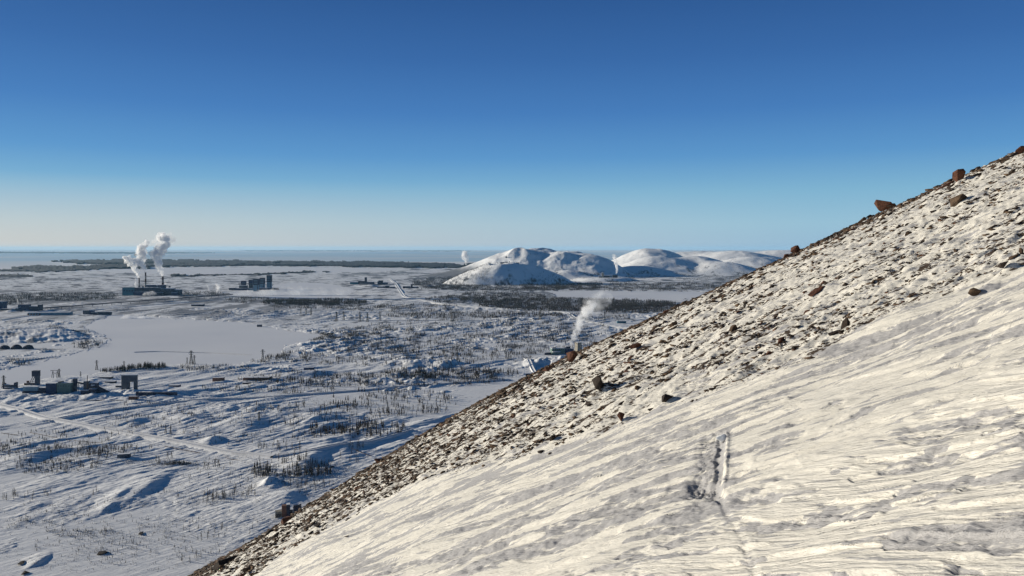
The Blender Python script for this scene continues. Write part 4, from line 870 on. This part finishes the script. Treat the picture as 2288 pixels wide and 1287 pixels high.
r = site('mine_hall', 560, 648, 'low dark halls at the feet of the mine towers', 'mine building')
block(r, -48, -34, -2, 8, 5, DARK, rt=0.3); block(r, -34, 6, -1, 5, 4, NAVY, rt=0.4, wins=8); block(r, 4, 30, 2, 6, 6, DARK, rt=0.3); block(r, 22, 44, -6, 2, 5, NAVY, rt=0.5); block(r, 44, 64, -2, 4, 5, DARK, rt=0.3, taper=0.3); block(r, -28, -10, 6, 12, 10, DIM)
MB().bar((-30, 8, 13.5), (14, 9, 14.5), 1.4).build('conveyor', DIM, r); block(r, 0, 14, -8, -3, 3, TEAL, rt=0.3)
# village works on the shore beyond
r = site('mine_tower', 817, 636, 'dark tower standing alone in the works beyond the lake', 'tower'); block(r, -2.3, 2.3, 0, 4, 16, DARK, rt=0.3); MB().box(-2.6, 2.6, -0.2, 4.2, 12.2, 13.2).build('cornice', NAVY, r)
r = site('works_building', 810, 636, 'long dark works halls around the lone dark tower', 'works'); block(r, -28, -10, 0, 5, 5, TEAL, wins=3); block(r, -10, 5, 1, 6, 7.5, DARK, rt=0.3, wins=3); block(r, 9, 26, 1, 6, 5.5, NAVY, rt=0.3, wins=3); block(r, -6, 22, -6, -1, 3, DARK, rt=0.3)
r = site('works_building', 850, 636, 'dark gabled works building near the far road', 'works'); MB().gable(-5, 5, 0, 7, -1, 6, 3).build('wall', DARK, r); MB().box(-7, -5, 1, 4, 0, 7).build('side_tower', PALE, r); block(r, 5, 16, 1, 5, 4, NAVY)
r = site('works_building', 866, 644, 'cluster of low blue buildings below the far road', 'works'); block(r, -18, -6, 0, 5, 4, NAVY); block(r, -5, 4, -2, 3, 6, DARK, rt=0.4); block(r, 5, 16, 0, 5, 3, NAVY); block(r, -22, -10, -6, -2, 3, DARK)
r = site('works_building', 918, 645, 'small dark works with a square tower right of the far road', 'works'); block(r, -18, -1, 0, 5, 4, DARK); block(r, 0, 3.5, 0, 3.5, 9, DARK, rt=0.3); block(r, 4, 17, 0, 4, 3, DIM); block(r, 8, 14, -3, 0, 2, NAVY)
# hilltop and hill mine
def hsite(name, px, d, lab, cat, zo=0): p = hp(px, d); p.z += zo; return site(name, px, 0, lab, cat, z=p)
r = hsite('white_tent_tower', 1111, 7850, 'white conical tower on the quarry hill top', 'tower'); MB().tube(0, 0, -2, 7, 2.6, 1.2, 8).build('shell', mat('white_paint', (0.8, 0.8, 0.8)), r); MB().tube(0, 0, 7, 9.5, 0.6, 0.5, 8).build('cap', BANDW, r)
r = hsite('hilltop_building', 1128, 7800, 'row of low dark buildings on the quarry hill top', 'building'); block(r, -10, 0, 0, 3, 3, DARK, z0=-3); block(r, 1, 7, 0, 3, 4, DARK, z0=-3, roof=False); block(r, 9, 11, 0, 2, 5, DARK, z0=-3); block(r, 12, 22, 0, 3, 2.5, DARK, z0=-3); block(r, 24, 32, 0, 3, 2.5, DARK, z0=-3, roof=False)
r = hsite('summit_station', 1131, 9650, 'small station with a mast on the skyline of the left hill', 'station', 4); block(r, -1.5, 1.5, 0, 2, 3, DARK, z0=-3); MB().bar((0.8, 0, 3), (0.8, 0, 7), 0.5, 0.2).build('mast', STEEL, r)
r = hsite('hill_mine', 1358, 8250, 'pale shaft tower with dark halls at the foot of the far hills', 'mine'); block(r, -13, -9, 0, 3, 11, CONC, z0=-6); block(r, -20, -13, 0, 4, 3, DARK, z0=-6); block(r, -9, 4, 0, 5, 4.5, DARK, z0=-6, wins=3); block(r, 4, 10, 1, 5, 5, PALE, z0=-6); block(r, 11, 22, 0, 5, 6, DARK, z0=-6, roof=False, wins=3)
# right mine behind the skyline
r = site('mine_building', 1262, 791, 'grey-green mine hall with snowy roof beside the tapered shaft tower', 'mine building', yaw=0.25)
block(r, -30, 0, 0, 14, 13, GREEN, rt=0.6, wins=6, wz=0.7); block(r, -30, -12, -7, -0.1, 6, GREEN, rt=0.8, wins=3); block(r, 0.2, 22, 2, 14, 11, NAVY, rt=0.3, wins=4, wz=0.3); block(r, -28, -20, 1, 12, 15.5, DARK, rt=0.3, z0=13); block(r, 4, 14, 3, 10, 16, DARK, rt=0.3); block(r, -48, -31, -2, 4, 5, DARK, rt=0.3, taper=0.2)
MB().tube(12, 6, 11, 19, 0.8, 0.6, 10).build('vent_pipe', RUST, r)
r = site('shaft_tower', 1292, 792, 'tapered concrete shaft tower rising behind the stony skyline', 'tower', yaw=0.5)
MB().box(-7, 7, -7, 7, -2, 24, taper=0.28).build('shaft', CONC, r); MB().box(-5.6, 5.6, -5.6, 5.6, 24, 28).build('head_house', CONC, r); MB().box(-5.9, 5.9, -5.9, 5.9, 28, 28.6).build('roof', RSN, r)
MB().bar((-5, 0, 26), (-9, 0, 29), 1.0).build('jib', RUST, r)
r = site('garage', 1181, 842, 'small snow-topped garage with a black opening by the mine access road', 'garage'); block(r, -6.5, 6.5, 0, 10, 8, DIM, rt=1.5); MB().box(-5.5, 5.5, -0.3, -0.05, 0, 6.6).build('door', GLASS, r)
r = site('shed', 1389, 722, 'long dark flat shed right of the leaning steam plume', 'shed'); block(r, -10, 10, 0, 6, 5, TEAL, rt=0.5, wins=4)
# the left mine
r = site('headframe', 79, 866, 'tall dark shaft headframe with a slanted leg in the left mine', 'headframe')
MB().box(-1.5, 6, 0, 8, -1, 30).build('tower', DIM, r); MB().box(-8, 6.3, -0.5, 8.5, 19, 31).build('head_house', DARK, r); MB().box(-8.5, 6.8, -1, 9, 31, 31.8).build('roof', DIM, r)
for y_ in (0, 8): MB().bar((-14, y_, 2), (-5, y_, 20), 1.1).build('leg', DIM, r)
MB().bar((-11, 0, 8), (-2, 0, 8), 0.8).build('brace', DIM, r); block(r, -26, -1, 1, 7, 4, RUST, rt=0.4); block(r, -21, -17, 2, 6, 9, BRICK, rt=0.3)
r = site('mine_building', 22, 874, 'low ruined hall with open snow roof left of the headframe', 'mine building'); block(r, -14, 12, 0, 9, 9, DIM, rt=0.5, wins=4); block(r, 9.5, 12.5, -1, 9, 14, DARK, roof=False); block(r, -16, -13, 0, 8, 12, DARK, roof=False); block(r, -10, 14, -5, -0.2, 4, DARK, rt=0.3)
r = site('mine_building', 68, 883, 'pale blue long block in front of the headframe', 'mine building'); block(r, -17, 16, 0, 5, 13, PALE, z0=4, rt=0.8); MB().box(-17.5, 17, -1.5, 6, -1, 4).build('base', DARK, r); block(r, 17.5, 32, 2, 7, 11, DARK, rt=0.3, wins=3)
r = site('mine_building', 131, 883, 'biggest dark mine hall with a thick snow roof in the left mine', 'mine building')
block(r, -29, -6, 0, 20, 25, NAVY, rt=0.8); block(r, -5.9, 26, 1, 20, 26, GREEN, rt=0.6, wins=5, wz=0.72, wh=0.05); MB().box(-2, 5, 0.2, 12, 26, 29).build('vent_house', DIM, r); MB().box(-5.9, -4.6, 0.1, 1, 0, 26).build('downpipe', DARK, r)
MB().box(24, 31, 12, 20, 0, 33).build('back_tower', DARK, r)
for x_ in (29, 34): MB().bar((x_, 3, -1), (x_, 3, 20), 0.9).build('leg', DARK, r)
r = site('conveyor_bridge', 172, 880, 'covered conveyor bridge between the big hall and the chimney house', 'conveyor'); MB().bar((-14, 2, 23), (14, 4, 17.5), 3.0).build('gallery', DIM, r); MB().bar((2, 2, -1), (2, 3, 19), 0.8).build('leg', DARK, r)
r = site('boiler_house', 197, 886, 'dark boiler house with snow ledges and a thin tall chimney', 'boiler house'); block(r, -14, -3, 6, 14, 28, DIM, rt=0.6); block(r, -3, 17, 6, 14, 24, DARK, rt=0.4, wins=4); block(r, -16, 2, -2, 5, 9, DARK, rt=0.8); block(r, 3, 18, -2, 5, 12, DARK, rt=0.4, wins=2)
MB().tube(-3.5, 3, -1, 42, 0.9, 0.7, 12).build('chimney', RUST, r); MB().box(4, 12, 4, 5.8, 19, 20.5).build('snow_ledge', RSN, r)
MB().poly([(18, 6, -1), (50, 6, -1), (18, 14, -1), (50, 14, -1), (18, 6, 15), (18, 14, 15)], [(0, 1, 4), (1, 3, 5, 4), (2, 5, 3), (0, 4, 5, 2)]).build('ramp', DARK, r)
r = site('bunker_portal', 287, 878, 'concrete portal-shaped loading bunker with a white opening', 'bunker')
MB().box(-16, 0, 0, 8, -1, 26).build('pier', DIM, r); MB().box(11.5, 17, 0, 8, -1, 26).build('pier', DIM, r); MB().box(-16, 17, -0.1, 8.1, 26, 32).build('lintel', DIM, r); MB().box(0.1, 11.4, 0, 8, 17, 26).build('front_panel', DIM, r)
MB().box(-16.6, 17.6, -0.6, 8.6, 32, 33.5).build('roof', RSN, r)
r = site('brick_hut', 297, 896, 'small brick hut with a stub chimney before the portal bunker', 'hut'); block(r, -10, 10, 0, 6, 8, BRICK, rt=0.8, wins=4, wz=0.4, wh=0.25); MB().box(5, 10, 3, 6, 8, 18).build('chimney', DARK, r)
r = site('retaining_wall', 340, 889, 'long dark retaining wall running right from the brick hut', 'wall'); MB().box(-34, 55, 0, 3, -1, 6.5, taper=0.0).build('wall', DARK, r)
r = site('retaining_wall', 225, 897, 'low dark kerb wall in front of the left mine road', 'wall'); MB().box(-75, 50, 0, 2, -1, 2.2).build('wall', DARK, r)
for (px_, pb, w_, h_, lab, yw, m_, wn) in [(276, 1028, 26, 9, 'flat-roofed grey box building throwing a long shadow', 0.25, DIM, 0), (487, 852, 24, 8, 'dark low shed left of the long barrack on the mid plain', 0.1, BRICK, 2),
      (572, 851, 58, 6, 'long low snow-roofed barrack on the mid plain', 0.05, BRICK, 8), (560, 858, 36, 3, 'low dark wall-like shed in front of the long barrack', 0.05, DARK, 0), (690, 832, 22, 7, 'dark shed under the snow bank on the mid plain', 0.1, NAVY, 0), (579, 730, 10, 5, 'tiny grey hut on the far tip of the large lake', 0.0, DIM, 0),
      (265, 868, 14, 4, 'low dark shed between boiler house and portal bunker', 0, DARK, 0), (232, 849, 30, 3, 'stack of low snowed-in sheds behind the boiler house', 0, RUST, 0), (245, 858, 22, 3, 'low rusty shed behind the boiler house', 0, RUST, 0), (388, 868, 24, 6, 'blue shed group right of the portal bunker', 0, NAVY, 3), (440, 684, 26, 4, 'low dark building under the right end of the pipe bridge', 0, DARK, 3), (395, 656, 10, 4, 'dark block right of the power plant', 0, DARK, 0)]:
    r = site('shed' if w_ > 15 else 'hut', px_, pb, lab, 'shed', yaw=yw); block(r, -w_ / 2, w_ / 2, 0, w_ * 0.35 + 2, h_, m_, rt=0.6, wins=wn)
# ruins near the skyline
r = site('ruined_building', 642, 1158, 'ruined dark building with a brick gable just beyond the stony slope', 'ruin', yaw=0.3)
block(r, -26, -12, -6, 6, 15, CONC, roof=False); MB().box(-12, -2, -4, 8, -2, 26).build('brick_gable', BRICK, r); block(r, -2, 6, -3, 8, 27, DARK, rt=1.0); MB().box(-24, -13.5, -6.4, -6.1, 3, 10).build('window', GLASS, r)
MB().box(12, 32, -2, 10, -2, 22, taper=0.15).build('back_wall', DARK, r); MB().bar((12, -3, 20), (30, -3, 26), 2.5).build('fallen_beam', DARK, r); MB().box(6, 12, 2, 8, -2, 12).build('low_wall', DARK, r); MB().box(-27, -1.8, -6.5, 8, 15, 16).build('roof', RSN, r) if False else None
for (px_, pb, s_, lab) in [(228, 1236, 15, 'dark weathered outcrop showing through snow below the shaded hollow'), (52, 1258, 14, 'dark outcrop at the left bottom beside a blue shaded hollow'), (55, 1280, 12, 'brown outcrop at the bottom left corner'), (318, 1192, 11, 'thin dark ledge of rock in the lower left snowfield'), (745, 1052, 8, 'pale rubble outcrop on the hillock')]:
    p = gp(px_, pb); q = p.y / F; o = bpy.data.objects.new('rock_outcrop', RMESH[(2, int(px_) % 7)]); COL.objects.link(o); o.location = p + Vector((0, 0, 0.8)); o.scale = (s_ * 1.6 * q, s_ * 2.2 * q, s_ * 0.45 * q); o.rotation_euler = (0, 0, 0.6); tag(o, lab, 'rock outcrop')

# ------------------------------------------------------------------ steam
def steam_mat(name, dens, scale, thr, soft=0.12):
    m = bpy.data.materials.new(name); m.use_nodes = True; t = m.node_tree; t.nodes.remove(t.nodes['Principled BSDF']); out = t.nodes['Material Output']
    v = t.nodes.new('ShaderNodeVolumePrincipled'); v.inputs['Color'].default_value = (0.98, 0.98, 0.98, 1); v.inputs['Anisotropy'].default_value = 0.0
    g = t.nodes.new('ShaderNodeNewGeometry'); n = t.nodes.new('ShaderNodeTexNoise'); n.inputs['Scale'].default_value = scale; n.inputs['Detail'].default_value = 5; n.inputs['Roughness'].default_value = 0.6
    t.links.new(g.outputs['Position'], n.inputs['Vector']); r = t.nodes.new('ShaderNodeMapRange'); r.inputs[1].default_value = thr; r.inputs[2].default_value = thr + soft
    r.inputs[3].default_value = 0; r.inputs[4].default_value = dens; t.links.new(n.outputs[0], r.inputs[0]); t.links.new(r.outputs[0], v.inputs['Density']); t.links.new(v.outputs[0], out.inputs['Volume'])
    return m
def plume(pts, d, m, lab, seed=0, flat=1.0, rough=0.75, grp='steam plumes over the plain', name='steam_plume'):
    q = d / F; C = np.array([((a - CX) * q, d, CH - (b - HY) * q) for a, b, c in pts]); RR = np.array([c * q * 1.5 for a, b, c in pts])
    tt = np.linspace(0, len(pts) - 1, 22 * len(pts)); k = np.minimum(tt.astype(int), len(pts) - 2); f = tt - k
    def cr(A):
        A = np.concatenate([A[:1] * 2 - A[1:2], A, A[-1:] * 2 - A[-2:-1]]); p0, p1, p2, p3 = A[k], A[k + 1], A[k + 2], A[k + 3]; g = f[:, None] if A.ndim > 1 else f
        return 0.5 * (2 * p1 + (p2 - p0) * g + (2 * p0 - 5 * p1 + 4 * p2 - p3) * g * g + (3 * p1 - p0 - 3 * p2 + p3) * g ** 3)
    P = cr(C); r_ = np.maximum(cr(RR), 0.2 * q); T = np.gradient(P, axis=0); T /= np.linalg.norm(T, axis=1)[:, None]
    N1 = np.cross(T, np.array([0, 1.0, 0])); N1 /= np.linalg.norm(N1, axis=1)[:, None]; N2 = np.cross(T, N1); n = 48; V = []
    arc = np.concatenate([[0], np.cumsum(np.linalg.norm(np.diff(P, axis=0), axis=1) / np.maximum(r_[1:], 1e-6))])
    for j in range(n):
        th = j * 2 * math.pi / n; a_, b_ = math.cos(th), math.sin(th)
        dn = np.abs(perlin(arc * 0.8 + a_ * 1.2 + seed, b_ * 1.4 + seed * 3.1 + arc * 0.1, 7)) * 2.0 + np.abs(perlin(arc * 2.0 + a_ * 2.4, b_ * 2.6 + seed, 8)) * 1.2
        e_ = np.minimum(1, np.minimum(arc / 1.5, (arc[-1] - arc) / 1.2)); rr = r_ * (1 - rough * 0.3 + rough * (dn - 0.55) * e_)
        V.append(P + (N1 * a_ + N2 * b_ * 1.0) * rr[:, None])
    V = np.stack(V, 1)
    if flat != 1.0: V[..., 2] = V[..., 2].mean() + (V[..., 2] - V[..., 2].mean()) * flat
    nr = len(P); Fc = [[i * n + j, (i + 1) * n + j, (i + 1) * n + (j + 1) % n, i * n + (j + 1) % n] for i in range(nr - 1) for j in range(n)]
    V = V.reshape(-1, 3).tolist(); c0, c1 = len(V), len(V) + 1; V += [P[0].tolist(), P[-1].tolist()]
    F3 = [(c0, j, (j + 1) % n) for j in range(n)] + [(c1, (nr - 1) * n + (j + 1) % n, (nr - 1) * n + j) for j in range(n)]
    me = bpy.data.meshes.new(name); me.from_pydata(V, [], Fc + F3); me.update(); me.materials.append(m)
    bm = bmesh.new(); bm.from_mesh(me); bmesh.ops.recalc_face_normals(bm, faces=bm.faces[:]); 
    if bm.calc_volume(signed=True) < 0: bmesh.ops.reverse_faces(bm, faces=bm.faces[:])
    bm.to_mesh(me); bm.free()
    o = bpy.data.objects.new(name, me); COL.objects.link(o); tag(o, lab, 'steam plume', grp); return o
S1 = steam_mat('dense_steam', 0.18, 0.030, 0.37, 0.20); S2 = steam_mat('thin_steam', 0.08, 0.022, 0.40, 0.2); S3 = steam_mat('fog', 0.016, 0.008, 0.40, 0.25); S4 = steam_mat('leaning_steam', 0.08, 0.05, 0.38, 0.30); S5 = steam_mat('faint_steam', 0.026, 0.03, 0.40, 0.25)
plume([(310.8, 622, 1.2), (308, 612, 3.2), (302, 600, 5), (297, 590, 6.5), (289, 582, 7), (281, 577, 5), (274, 574, 2)], cy, S1, 'left white plume bending left from the shortest smokestack', 1)
plume([(325.3, 609.5, 1.3), (322.5, 600, 3.4), (317, 590, 5.5), (314, 579, 7), (317, 567, 8), (312, 557, 7.5), (322, 548, 6), (331, 540, 3.5), (333, 537, 1)], cy, S1, 'middle white plume rising from the tallest smokestack', 2)
plume([(363.4, 618.5, 1.6), (361, 608, 3.6), (355, 595, 5.5), (353, 583, 7.5), (350, 570, 9.5), (356, 559, 10), (366, 550, 9), (371, 546, 7.5), (366, 536, 8), (362, 527, 6.5), (368, 521, 2)], cy, S1, 'right billowing plume rising highest from the thick smokestack', 3)
plume([(330, 548, 2), (345, 540, 6), (365, 534, 10), (385, 534, 8), (392, 530, 3)], cy + 60, S5, 'faint grey wisp of steam at the top of the right plume', 4)
for i, (pts, d_, m_, lab) in enumerate([([(305, 645, 0.8), (303, 636, 2.2), (304, 628, 2.6), (302, 622, 1)], cy - 60, S2, 'small plume left of the shortest smokestack'), ([(352, 641, 0.6), (350, 636, 1.6), (346, 629, 1.6)], cy - 40, S2, 'tiny puff behind the power plant roof'),
     ([(369, 642, 0.8), (370, 634, 1.6), (369, 628, 1)], cy + 30, S2, 'small puff right of the thick smokestack'), ([(484, 654, 0.8), (486, 645, 4), (487, 639, 4), (481, 635, 1.5)], 6100, S2, 'right one of two small plumes left of the mine towers'), ([(468, 650, 0.6), (465, 643, 1.6), (461, 636, 1.6)], 6150, S2, 'left one of two small plumes left of the mine towers'),
     ([(41, 682, 0.5), (40, 675, 1.0), (38, 667, 1.2)], 4750, S2, 'tiny plume over the dark factory at the left'), ([(241, 701, 0.5), (239, 693, 1.4), (237, 686, 1.2)], 4300, S2, 'tiny plume left of the lakeside block house'), ([(4, 675, .4), (4, 668, 1)], 4800, S2, 'tiny puff over the tower block at the left edge'),
     ([(1041, 592, 1), (1042, 582, 3.6), (1038, 574, 4.6), (1037, 567, 5), (1044, 564, 3)], 8900, S2, 'pale plume rising behind the shoulder of the left hill'), ([(1377, 612, 1), (1378.5, 603, 2.2), (1377, 592, 3), (1374.5, 582, 3.4), (1372, 573, 3.6), (1375, 569, 1.5)], 8300, S2, 'slim plume over the hill mine'),
     ([(1273.5, 778, 1.6), (1278, 766, 3.8), (1284, 750, 6), (1291, 732, 8), (1300, 714, 10), (1311, 698, 11), (1322, 684, 10), (1332, 676, 5)], 2660, S4, 'tall leaning plume beside the tapered shaft tower'), ([(1304, 712, 5), (1318, 694, 13), (1335, 678, 17), (1352, 668, 14), (1368, 660, 6)], 2700, S5, 'faint top of the leaning plume drifting right'),
     ([(318, 658, 1), (328, 656, 3), (340, 655, 3.5), (350, 657, 1.5)], cy - 160, S2, 'low puff of steam in front of the power plant'), ([(268, 712, 1), (282, 708, 4), (292, 711, 2.5), (320, 710, 3), (345, 712, 1)], 3850, S2, 'low bank of steam at the lake shore below the block house'),
     ([(4, 893, 2), (3, 882, 6), (8, 874, 4), (6, 868, 1)], 1780, S5, 'faint bluish puff at the left edge of the mine')]):
    plume(pts, d_, m_, lab, 10 + i)
plume([(500, 656, 2), (560, 655, 5), (640, 652, 7), (720, 653, 7), (800, 656, 6), (880, 660, 4), (930, 663, 2)], 5750, S3, 'long low fog bank lying over the lake before the mine towers', 40, name='fog_bank')['category'] = 'fog bank'

# ------------------------------------------------------------------ haze
hz = MB().box(-150000, 150000, -300, 150000, -45, 520).build('haze', None)
m = bpy.data.materials.new('haze'); m.use_nodes = True; t = m.node_tree; t.nodes.remove(t.nodes['Principled BSDF'])
v = t.nodes.new('ShaderNodeVolumePrincipled'); v.inputs['Color'].default_value = (0.42, 0.74, 1.0, 1); v.inputs['Density'].default_value = 0.65e-5; v.inputs['Anisotropy'].default_value = 0.1
t.links.new(v.outputs[0], t.nodes['Material Output'].inputs['Volume']); hz.data.materials.clear(); hz.data.materials.append(m); hz['kind'] = 'stuff'; hz['label'] = 'thin bluish haze over the far plain and lake'
